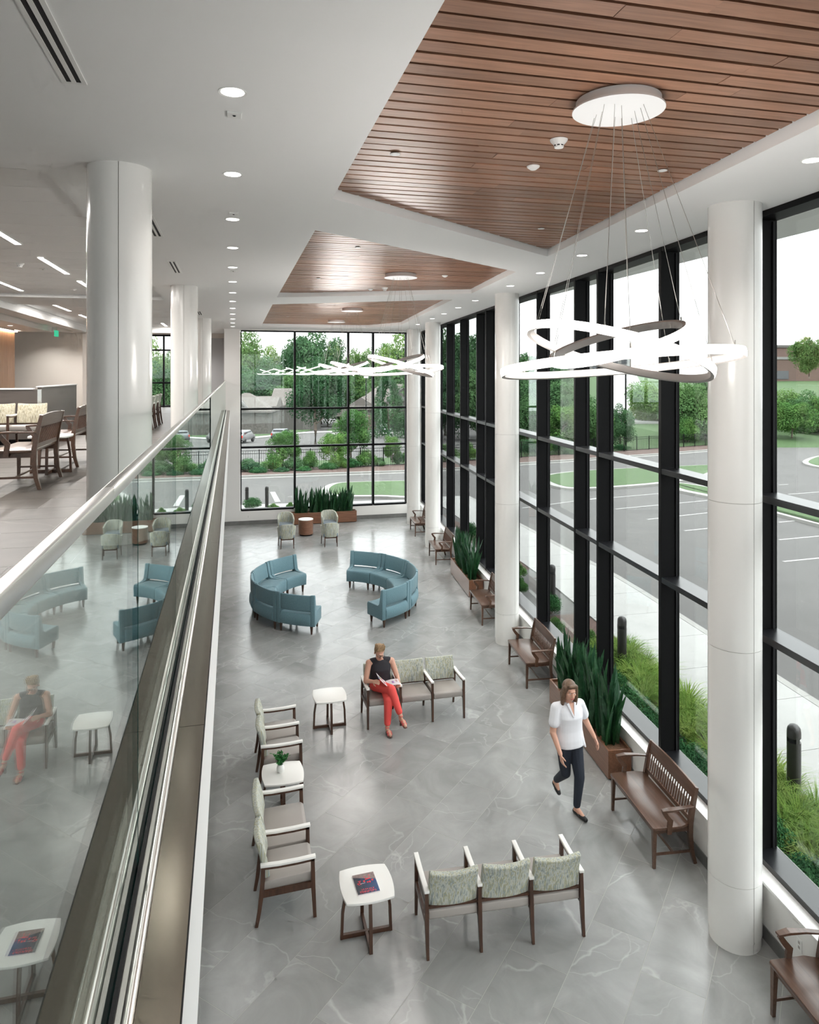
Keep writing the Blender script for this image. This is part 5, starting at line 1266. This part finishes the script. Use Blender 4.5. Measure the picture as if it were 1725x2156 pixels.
p = atzc(1190, 786, 260); t = thing('office_building', 'pale distant office block seen through the chandelier rings', 'building', p, -TH, None)
m = MB(); m.box(-26, 24, 0, 15, -6, 6.2); m.build('walls', 'trimwhite', t)
for r in range(2):
    for k in range(14):
        m = MB(); m.box(-25 + 3.5 * k, -22.9 + 3.5 * k, -0.15, 0.02, 0.6 + 2.9 * r, 2.6 + 2.9 * r); m.build('window', 'darkwin', t)
def car(u, v, rz, label, body, kind):
    p = gnd(u, v); t = thing('car', label, 'car', p, rz, 'parked cars across the road')   # front = -y
    if kind == 'van': prof = [(-2.4, 0.45), (-2.45, 0.85), (-1.7, 1.05), (-0.9, 1.68), (1.9, 1.74), (2.4, 1.05), (2.45, 0.45)]
    elif kind == 'pickup': prof = [(-2.8, 0.5), (-2.85, 1.1), (-1.4, 1.22), (-0.75, 1.85), (0.7, 1.88), (0.85, 1.2), (2.7, 1.2), (2.75, 0.5)]
    else: prof = [(-2.3, 0.45), (-2.35, 0.9), (-1.3, 1.05), (-0.6, 1.65), (1.6, 1.68), (2.2, 1.1), (2.3, 0.45)]
    W = 0.95; m = MB(); n = len(prof); vs = []
    for s in (-1, 1): vs += [(s * W * (1 if z < 1.2 else 0.84), y, z) for y, z in prof]
    m.add(vs, [tuple(range(n)), tuple(range(2 * n - 1, n - 1, -1))] + [(i, n + i, n + (i + 1) % n, (i + 1) % n) for i in range(n)]); m.build('body', body, t, smooth=40, bevel=0.06)
    y0, y1 = (prof[2][0], prof[3][0])
    m = MB(); zt = prof[3][1]
    m.add([(-0.78, y0 + 0.12, prof[2][1] + 0.09), (0.78, y0 + 0.12, prof[2][1] + 0.09), (0.70, y1 - 0.08, zt - 0.10), (-0.70, y1 - 0.08, zt - 0.10)], [(0, 1, 2, 3)]); 
    for i in range(4): m.v[i] = (m.v[i][0], m.v[i][1] - 0.06, m.v[i][2] + 0.06)
    m.build('windscreen', 'darkwin', t)
    yr = prof[4][0]; m = MB(); m.box(-0.72, 0.72, yr + 0.28, yr + 0.34, 1.12, 1.58); m.build('rear_window', 'darkwin', t)
    for s in (-1, 1):
        m = MB(); m.box(s * 0.84 - 0.04, s * 0.84 + 0.06 if s > 0 else s * 0.84 + 0.04, y1 + 0.1, yr - 0.2, 1.18, 1.52); m.build('side_window', 'darkwin', t)
        m = MB(); yl = prof[-1][0]; m.box(s * 0.82 - 0.09, s * 0.82 + 0.09, yl - 0.06, yl + 0.03, 0.85, 1.15); m.build('tail_lamp', 'red', t)
        m = MB(); m.box(s * 0.70 - 0.16, s * 0.70 + 0.16, prof[1][0] - 0.04, prof[1][0] + 0.06, 0.72, 0.9); m.build('head_lamp', 'plastic', t)
        for y in (prof[0][0] + 0.85, prof[-1][0] - 0.85):
            m = MB(); m.lathe([(0.001, -0.12), (0.34, -0.12), (0.34, 0.12), (0.001, 0.12)], 18, 0, Matrix.Translation((s * 0.86, y, 0.34)) @ Matrix.Rotation(PI / 2, 4, 'Y')); m.build('wheel', 'rubber', t, smooth=40)
    m = MB(); m.box(-0.9, 0.9, prof[-1][0] - 0.05, prof[-1][0] + 0.1, 0.42, 0.62); m.box(-0.9, 0.9, prof[0][0] - 0.1, prof[0][0] + 0.05, 0.42, 0.62); m.build('bumper', 'gasket' if kind != 'pickup' else 'plastic', t)
    return t
car(511, 932, PI - TH - 0.12, 'white minivan seen from behind at the left of the end window', 'carwhite', 'van')
car(593, 926, PI - TH - 0.1, 'dark car half hidden behind a young tree outside', 'cardark', 'suv')
car(806, 915, -TH + 0.35, 'dark pickup truck facing the building at the right of the end window', 'cardark', 'pickup')
def lamp_post(u, v, vtop, label):
    p = gnd(u, v); zc = p.x * sT + p.y * cT; top = atzc(u, vtop, zc).z - p.z; t = thing('lamp_post', label, 'lamp post', p, 0, None)
    m = MB(); m.tube([(0, 0, 0), (0, 0, top)], 0.09, 10); m.build('pole', 'black', t); m = MB(); m.box(-0.35, 0.35, -0.25, 0.25, top, top + 0.35); m.build('lamp_head', 'plastic', t)
lamp_post(771, 915, 796, 'dark lamp post with white head in front of the large house')
lamp_post(1318, 945, 778, 'slim dark lamp post by the road, seen below the near chandelier')

# ------------------------------------------------------------------ people
def blob(mb, name, mat, parent, voxel=0.008, it=5, smooth=True):
    me = bpy.data.meshes.new('tmp'); me.from_pydata(mb.v, [], mb.f)
    bm = bmesh.new(); bm.from_mesh(me); bmesh.ops.remove_doubles(bm, verts=bm.verts, dist=1e-4); bmesh.ops.recalc_face_normals(bm, faces=bm.faces); bm.to_mesh(me); bm.free()
    o = bpy.data.objects.new('tmp', me); COL.objects.link(o)
    r = o.modifiers.new('r', 'REMESH'); r.mode = 'VOXEL'; r.voxel_size = voxel
    if it: q = o.modifiers.new('s', 'SMOOTH'); q.iterations = it; q.factor = 0.5
    dg = bpy.context.evaluated_depsgraph_get(); dg.update()
    me2 = bpy.data.meshes.new_from_object(o.evaluated_get(dg)); bpy.data.objects.remove(o); bpy.data.meshes.remove(me)
    me2.name = name; me2.materials.clear(); me2.materials.append(M[mat])
    me2.polygons.foreach_set('use_smooth', [True] * len(me2.polygons))
    return link(name, me2, parent)
def loft(m, secs, seg=28):
    vs = []; n = len(secs)
    for z, cx, cy, rx, ry in secs:
        for k in range(seg):
            a = 2 * PI * k / seg; c, s_ = math.cos(a), math.sin(a); vs.append((cx + rx * math.copysign(abs(c) ** 0.85, c), cy + ry * math.copysign(abs(s_) ** 0.85, s_), z))
    fs = [tuple(range(seg - 1, -1, -1)), tuple((n - 1) * seg + k for k in range(seg))]
    for i in range(n - 1):
        for k in range(seg): fs.append((i * seg + k, i * seg + (k + 1) % seg, (i + 1) * seg + (k + 1) % seg, (i + 1) * seg + k))
    m.add(vs, fs)
def chain(m, pts, rad):
    for i in range(len(pts) - 1): m.cap(pts[i], pts[i + 1], rad[i], rad[i + 1])
def hand(m, wrist, d, palm_n, side, curl=0.5, L=0.165):
    # d: direction of the fingers, palm_n: palm normal, side: +1 thumb on the cross(d, palm_n) side
    d = Vector(d).normalized(); n = Vector(palm_n); n = (n - d * n.dot(d)).normalized(); s = d.cross(n).normalized() * side; w = Vector(wrist)
    for k in range(4):
        b = w + d * L * 0.10 + s * (0.016 - 0.0105 * k); e = w + d * L * 0.50 + s * (0.028 - 0.0185 * k); m.cap(b, e, 0.0135, 0.0115)
        fl = L * (0.42, 0.48, 0.44, 0.34)[k]; c1 = curl * 0.6; c2 = curl * 1.5
        p1 = e + (d * math.cos(c1) + n * math.sin(c1)) * fl * 0.5; p2 = p1 + (d * math.cos(c2) + n * math.sin(c2)) * fl * 0.5
        m.cap(e, p1, 0.0092, 0.0085); m.cap(p1, p2, 0.0085, 0.007)
    tb = w + d * L * 0.16 + s * 0.022; t1 = tb + (d * 0.55 + s * 0.75 + n * 0.3).normalized() * 0.036; t2 = t1 + (d * 0.85 + s * 0.25 + n * 0.45).normalized() * 0.032
    m.cap(tb, t1, 0.0125, 0.0105); m.cap(t1, t2, 0.010, 0.008)
def head_shapes(m, c, R):
    # local: face towards -y
    def P(x, y, z): return c + R @ Vector((x, y, z))
    rt = R.to_3x3().to_euler() if hasattr(R, 'to_3x3') else R.to_euler()
    m.ell(P(0, 0.012, 0.035), (0.073, 0.090, 0.085), rot=rt); m.ell(P(0, -0.022, -0.035), (0.058, 0.066, 0.075), rot=rt)
    m.ell(P(0, -0.048, -0.088), (0.026, 0.026, 0.020), rot=rt)                       # chin
    m.cap(P(0, -0.084, 0.012), P(0, -0.102, -0.022), 0.008, 0.0125); m.ell(P(0, -0.088, -0.026), (0.017, 0.012, 0.008), rot=rt)
    m.ell(P(0, -0.082, 0.034), (0.046, 0.012, 0.009), rot=rt)                         # brow
    for s in (-1, 1): m.ell(P(s * 0.074, 0.010, -0.005), (0.010, 0.020, 0.030), rot=rt); m.ell(P(s * 0.038, -0.060, -0.015), (0.020, 0.018, 0.018), rot=rt)
def face_parts(c, R, par, glasses=False):
    def P(x, y, z): return c + R @ Vector((x, y, z))
    rt = R.to_euler()
    for s in (-1, 1):
        m = MB(); m.ell(P(s * 0.029, -0.0775, 0.010), (0.0115, 0.0055, 0.0048), 12, 8, rot=rt); m.build('eye', 'plastic', par, smooth=60)
        m = MB(); m.ell(P(s * 0.029, -0.0815, 0.0095), (0.0045, 0.0025, 0.0044), 10, 6, rot=rt); m.build('iris', 'shoe', par, smooth=60)
        m = MB(); m.cap(P(s * 0.016, -0.089, 0.030), P(s * 0.044, -0.080, 0.031), 0.0026, 0.0018, 6); m.build('eyebrow', 'hairb', par, smooth=60)
    m = MB(); m.cap(P(-0.018, -0.083, -0.054), P(0.018, -0.083, -0.054), 0.005, 0.005, 8); m.ell(P(0, -0.087, -0.055), (0.017, 0.006, 0.007), 10, 6, rot=rt); m.build('mouth', 'lip', par, smooth=60)
    if glasses:
        g = MB()
        for s in (-1, 1):
            pts = [P(s * 0.032 + 0.025 * math.cos(a), -0.096 + 0.006 * abs(math.cos(a)), 0.008 + 0.017 * math.sin(a)) for a in [2 * PI * k / 16 for k in range(16)]]
            g.tube(pts, 0.0026, 6, closed=True); g.tube([P(s * 0.057, -0.090, 0.014), P(s * 0.076, -0.03, 0.012), P(s * 0.077, 0.015, 0.006)], 0.0024, 6)
        g.tube([P(-0.008, -0.097, 0.012), P(0.008, -0.097, 0.012)], 0.0024, 6); g.build('glasses', 'frameglass', par, smooth=60)

V = Vector
# ---- seated woman (local frame: x right in the picture, -y towards the camera, z up)
wn_ = thing('person', 'seated woman in black sleeveless top and coral trousers reading a magazine', 'person', (2.295, 11.20, 0))
m = MB(); hc = V((-0.035, -0.055, 1.085)); HR = (Matrix.Rotation(math.radians(8), 3, 'Z') @ Matrix.Rotation(math.radians(26), 3, 'X'))
head_shapes(m, hc, HR); m.cap(hc + V((0, 0.04, -0.03)), V((-0.01, 0.05, 0.93)), 0.050, 0.058)
m.ell((0, 0.06, 0.74), (0.150, 0.100, 0.20)); m.ell((0, 0.055, 0.88), (0.155, 0.085, 0.09)); m.ell((0, 0.05, 0.56), (0.165, 0.13, 0.11))
RS, LS = V((-0.185, 0.045, 0.895)), V((0.185, 0.045, 0.895))
RE, LE = V((-0.255, -0.055, 0.655)), V((0.262, -0.030, 0.655)); RW, LW = V((-0.165, -0.225, 0.705)), V((0.235, -0.255, 0.64))
chain(m, [RS, RE], [0.050, 0.040]); chain(m, [RE, RW], [0.039, 0.026]); chain(m, [LS, LE], [0.050, 0.040]); chain(m, [LE, LW], [0.039, 0.026])
m.cap(V((-0.08, 0.05, 0.90)), RS, 0.060, 0.052); m.cap(V((0.08, 0.05, 0.90)), LS, 0.060, 0.052)
hand(m, RW, V((0.35, -0.75, 0.25)), V((0.6, 0.2, -0.6)), -1, 0.7, 0.15); hand(m, LW, V((-0.25, -0.85, -0.15)), V((-0.3, 0.0, 0.9)), 1, 0.6, 0.15)
# legs: right (picture left) crossed over the left
RH, LH = V((-0.085, 0.02, 0.545)), V((0.085, 0.02, 0.535))
RK, RA = V((0.085, -0.395, 0.625)), V((0.205, -0.520, 0.265)); LK, LA = V((0.035, -0.405, 0.475)), V((0.005, -0.475, 0.095))
RT, LT = V((0.245, -0.665, 0.175)), V((0.020, -0.625, 0.040))
chain(m, [RH, RK, RA], [0.080, 0.052, 0.032]); chain(m, [LH, LK, LA], [0.080, 0.052, 0.032])
for A, T_ in ((RA, RT), (LA, LT)):
    h = A + V((0, 0.02, -0.045)); m.cap(A, h, 0.032, 0.030); m.cap(h, A.lerp(T_, 0.6) + V((0, 0, -0.01)), 0.030, 0.028); m.cap(A.lerp(T_, 0.5) + V((0, 0, -0.01)), T_, 0.034, 0.022)
blob(m, 'body', 'skin', wn_, 0.0065, 3)
m = MB(); loft(m, [(0.525, 0, 0.05, 0.165, 0.135), (0.56, 0, 0.05, 0.175, 0.140), (0.64, 0, 0.055, 0.165, 0.122), (0.72, 0, 0.052, 0.160, 0.118), (0.79, 0, 0.040, 0.166, 0.122), (0.85, 0, 0.045, 0.165, 0.108), (0.90, 0, 0.05, 0.150, 0.090), (0.935, 0, 0.05, 0.090, 0.070)])
m.cap(V((-0.07, 0.05, 0.905)), V((-0.135, 0.05, 0.905)), 0.066, 0.058); m.cap(V((0.07, 0.05, 0.905)), V((0.135, 0.05, 0.905)), 0.066, 0.058); m.cap(V((0, 0.05, 0.91)), V((-0.005, 0.05, 0.945)), 0.068, 0.060)
blob(m, 'sleeveless_top', 'blacktop', wn_, 0.008, 5)
m = MB(); m.ell((0, 0.05, 0.555), (0.178, 0.142, 0.105)); chain(m, [RH, RK], [0.100, 0.072]); chain(m, [LH, LK], [0.100, 0.072])
ra2, la2 = RK.lerp(RA, 0.84), LK.lerp(LA, 0.84)
chain(m, [RK, RK.lerp(RA, 0.4), ra2], [0.072, 0.062, 0.050]); chain(m, [LK, LK.lerp(LA, 0.4), la2], [0.072, 0.062, 0.052])
blob(m, 'trousers', 'coral', wn_, 0.008, 4)
for A, T_ in ((RA, RT), (LA, LT)):
    d = (T_ - A); d.z = 0; d.normalize(); sl = (T_ - A).normalized() if A.z > 0.2 else d
    heel = A + V((0, 0.03, -0.083)) ; toe = T_ + V((0, 0, -0.026))
    m = MB(); m.cap(heel, heel.lerp(toe, 0.5), 0.012, 0.012); m.cap(heel.lerp(toe, 0.5), toe, 0.016, 0.016); m.bar(heel, toe + (toe - heel).normalized() * 0.012, 0.050, 0.015, 0.062, 0.013); blob(m, 'sandal_sole', 'soleb', wn_, 0.006, 4)
    m = MB()
    for f, r in ((0.55, 0.040), (0.78, 0.038)):
        c = A.lerp(T_, f) + V((0, 0, -0.012)); m.ell(c, (0.044, 0.026, 0.034), rot=(toe - heel).to_track_quat('Y', 'Z').to_euler())
    c = A + V((0, 0.0, 0.0)); m.ell(c, (0.038, 0.040, 0.012)); blob(m, 'sandal_strap', 'coralshoe', wn_, 0.006, 2)
def hair_short(c, R, par, mat):
    def P(x, y, z): return c + R @ V((x, y, z))
    rt = R.to_euler(); m = MB()
    m.ell(P(0, 0.022, 0.055), (0.079, 0.092, 0.082), rot=rt); m.ell(P(0, 0.055, 0.01), (0.070, 0.062, 0.070), rot=rt)
    for k in range(16):
        x = -0.05 + 0.1 * (k % 5) / 4; y = -0.055 + 0.035 * (k // 5); m.cap(P(x, y + 0.02, 0.095), P(x * 1.05 + 0.012, y + 0.030, 0.150 - 0.012 * (k // 5)), 0.020, 0.008, 8)
    for s in (-1, 1): m.ell(P(s * 0.070, 0.005, 0.035), (0.010, 0.030, 0.034), rot=rt)
    blob(m, 'hair', mat, par, 0.006, 2)
hair_short(hc, HR, wn_, 'hair'); face_parts(hc, HR, wn_, True)
# open magazine in her hands
mg = thing('magazine', 'open magazine held by the seated woman', 'magazine', (2.335, 10.93, 0.665))
def leafpage(pts, name, mat):
    m = MB(); n = len(pts); vs = []
    for (x, z, y0, y1) in pts: vs += [(x, y0, z), (x, y1, z), (x, y1, z + 0.004), (x, y0, z + 0.004)]
    m.add(vs, [(0, 1, 2, 3), tuple(4 * (n - 1) + j for j in (3, 2, 1, 0))] + [(4 * i + j, 4 * (i + 1) + j, 4 * (i + 1) + (j + 1) % 4, 4 * i + (j + 1) % 4) for i in range(n - 1) for j in range(4)]); return m.build(name, mat, mg, smooth=40)
leafpage([(-0.005, 0.0, -0.10, 0.11), (-0.05, 0.035, -0.10, 0.11), (-0.10, 0.085, -0.09, 0.12), (-0.145, 0.135, -0.08, 0.13)], 'left_page', 'paper'); leafpage([(0.005, 0.0, -0.10, 0.11), (0.07, 0.012, -0.10, 0.11), (0.14, 0.018, -0.10, 0.11), (0.20, 0.012, -0.10, 0.11)], 'right_page', 'paper')
for i, (c, x, z, y) in enumerate((((0.45, 0.06, 0.08), -0.075, 0.066, 0.03), ((0.30, 0.38, 0.10), -0.105, 0.097, 0.03), ((0.08, 0.08, 0.25), -0.128, 0.122, -0.03), ((0.5, 0.10, 0.10), -0.045, 0.040, -0.04), ((0.35, 0.2, 0.45), 0.10, 0.022, 0.0), ((0.5, 0.3, 0.3), 0.16, 0.022, 0.04))):
    M['pic%d' % i] = plain('printed_picture_%d' % i, c, 0.4); m = MB(); T_ = Matrix.Translation((x, y, z + 0.0005)) @ Matrix.Rotation(math.radians(43 if x < -0.06 else (38 if x < 0 else 0)), 4, 'Y'); m.box(-0.014, 0.014, -0.035, 0.035, 0.0, 0.002, 0, T_); m.build('printed_picture', 'pic%d' % i, mg)
# ---- walking woman
wk = thing('person', 'woman in white blouse and dark trousers walking beside the planter', 'person', (4.14, 8.20, 0), math.radians(6))
m = MB(); hc = V((-0.07, -0.02, 1.555)); HR = (Matrix.Rotation(math.radians(-8), 3, 'Z') @ Matrix.Rotation(math.radians(8), 3, 'X'))
head_shapes(m, hc, HR); m.cap(hc + V((0, 0.03, -0.04)), V((-0.055, 0.045, 1.38)), 0.048, 0.056)
m.ell((-0.045, 0.05, 1.20), (0.150, 0.105, 0.21)); m.ell((-0.03, 0.07, 0.96), (0.160, 0.115, 0.13)); m.ell((-0.05, 0.045, 1.33), (0.160, 0.085, 0.085))
RS, LS = V((-0.225, 0.05, 1.345)), V((0.125, 0.055, 1.335)); RE, LE = V((-0.285, 0.02, 1.06)), V((0.255, 0.12, 1.075)); RW, LW = V((-0.270, -0.13, 0.86)), V((0.345, 0.06, 0.875))
chain(m, [RS, RE, RW], [0.050, 0.040, 0.026]); chain(m, [LS, LE, LW], [0.050, 0.040, 0.026]); m.cap(V((-0.10, 0.05, 1.35)), RS, 0.060, 0.052); m.cap(V((0.02, 0.05, 1.35)), LS, 0.060, 0.052)
hand(m, RW, V((0.05, -0.35, -0.95)), V((0.9, -0.1, 0.1)), 1, 0.45, 0.165); hand(m, LW, V((0.30, -0.25, -0.9)), V((-0.9, 0.1, 0.0)), -1, 0.45, 0.165)
RH, LH = V((-0.105, 0.07, 0.90)), V((0.055, 0.06, 0.90)); LK, LA = V((0.045, -0.06, 0.485)), V((0.030, -0.02, 0.085)); RK, RA = V((-0.055, 0.10, 0.475)), V((-0.01, 0.40, 0.215))
LT, RT = V((0.045, -0.185, 0.030)), V((0.005, 0.36, 0.075))
chain(m, [RH, RK, RA], [0.080, 0.052, 0.032]); chain(m, [LH, LK, LA], [0.080, 0.052, 0.032])
for A, T_ in ((LA, LT), (RA, RT)): m.cap(A, A + V((0, 0.03, -0.05)), 0.032, 0.028); m.cap(A + V((0, 0.03, -0.05)), T_, 0.028, 0.024); m.cap(A, T_, 0.030, 0.022)
blob(m, 'body', 'skin', wk, 0.0065, 3)
m = MB(); loft(m, [(0.855, -0.035, 0.055, 0.180, 0.140), (0.875, -0.035, 0.055, 0.192, 0.150), (0.95, -0.038, 0.055, 0.192, 0.150), (1.06, -0.042, 0.052, 0.176, 0.134), (1.15, -0.044, 0.045, 0.172, 0.130), (1.23, -0.046, 0.035, 0.176, 0.132), (1.30, -0.048, 0.042, 0.178, 0.112), (1.355, -0.050, 0.046, 0.160, 0.088), (1.395, -0.052, 0.048, 0.095, 0.070), (1.41, -0.053, 0.048, 0.066, 0.060)])
m.cap(V((-0.10, 0.05, 1.345)), RS, 0.068, 0.064); m.cap(RS, RS.lerp(RE, 0.60), 0.066, 0.070); m.cap(V((0.02, 0.05, 1.345)), LS, 0.068, 0.064); m.cap(LS, LS.lerp(LE, 0.60), 0.066, 0.070)
m.cap(V((0.075, -0.02, 0.96)), V((0.135, -0.055, 0.845)), 0.055, 0.012)
blob(m, 'blouse', 'blouse', wk, 0.008, 6)
m = MB(); m.add([(-0.098, -0.030, 1.405), (-0.008, -0.030, 1.405), (-0.052, -0.097, 1.265), (-0.098, -0.010, 1.405), (-0.008, -0.010, 1.405), (-0.052, -0.070, 1.265)], [(0, 2, 1), (3, 4, 5), (0, 1, 4, 3), (1, 2, 5, 4), (2, 0, 3, 5)]); m.build('neckline', 'skin', wk)
for sx in (-1, 1):
    m = MB(); m.bar((-0.053 + sx * 0.052, -0.030, 1.412), (-0.052 + sx * 0.004, -0.100, 1.258), 0.034, 0.010, 0.014, 0.008, up=(0, -1, 0)); m.build('collar', 'blouse', wk, bevel=0.003)
m = MB(); m.ell((-0.025, 0.07, 0.93), (0.172, 0.132, 0.11)); chain(m, [RH, RK, RK.lerp(RA, 0.9)], [0.098, 0.066, 0.046]); chain(m, [LH, LK, LK.lerp(LA, 0.9)], [0.098, 0.066, 0.046]); blob(m, 'trousers', 'navy', wk, 0.008, 4)
for A, T_ in ((LA, LT), (RA, RT)):
    h = A + V((0, 0.035, -0.055)); m = MB(); d = (T_ - h).normalized()
    m.cap(h + V((0, 0, -0.002)), h.lerp(T_, 0.5) + V((0, 0, -0.008)), 0.033, 0.030); m.cap(h.lerp(T_, 0.6), T_ + d * 0.01, 0.037, 0.028); blob(m, 'flat_shoe', 'shoe', wk, 0.006, 3)
def P(x, y, z): return hc + HR @ V((x, y, z))
m = MB(); rt = HR.to_euler(); m.ell(P(0, 0.024, 0.048), (0.086, 0.096, 0.090), rot=rt); m.ell(P(0, 0.060, -0.03), (0.080, 0.060, 0.11), rot=rt)
for s in (-1, 1):
    m.cap(P(s * 0.072, -0.015, 0.06), P(s * 0.085, 0.0, -0.08), 0.028, 0.030); m.cap(P(s * 0.085, 0.0, -0.08), P(s * 0.088, 0.0, -0.21), 0.032, 0.018); m.cap(P(s * 0.06, 0.06, -0.05), P(s * 0.07, 0.05, -0.20), 0.040, 0.02)
m.cap(P(-0.03, -0.06, 0.095), P(0.06, -0.05, 0.085), 0.024, 0.022); blob(m, 'hair', 'hairb', wk, 0.007, 3); face_parts(hc, HR, wk)
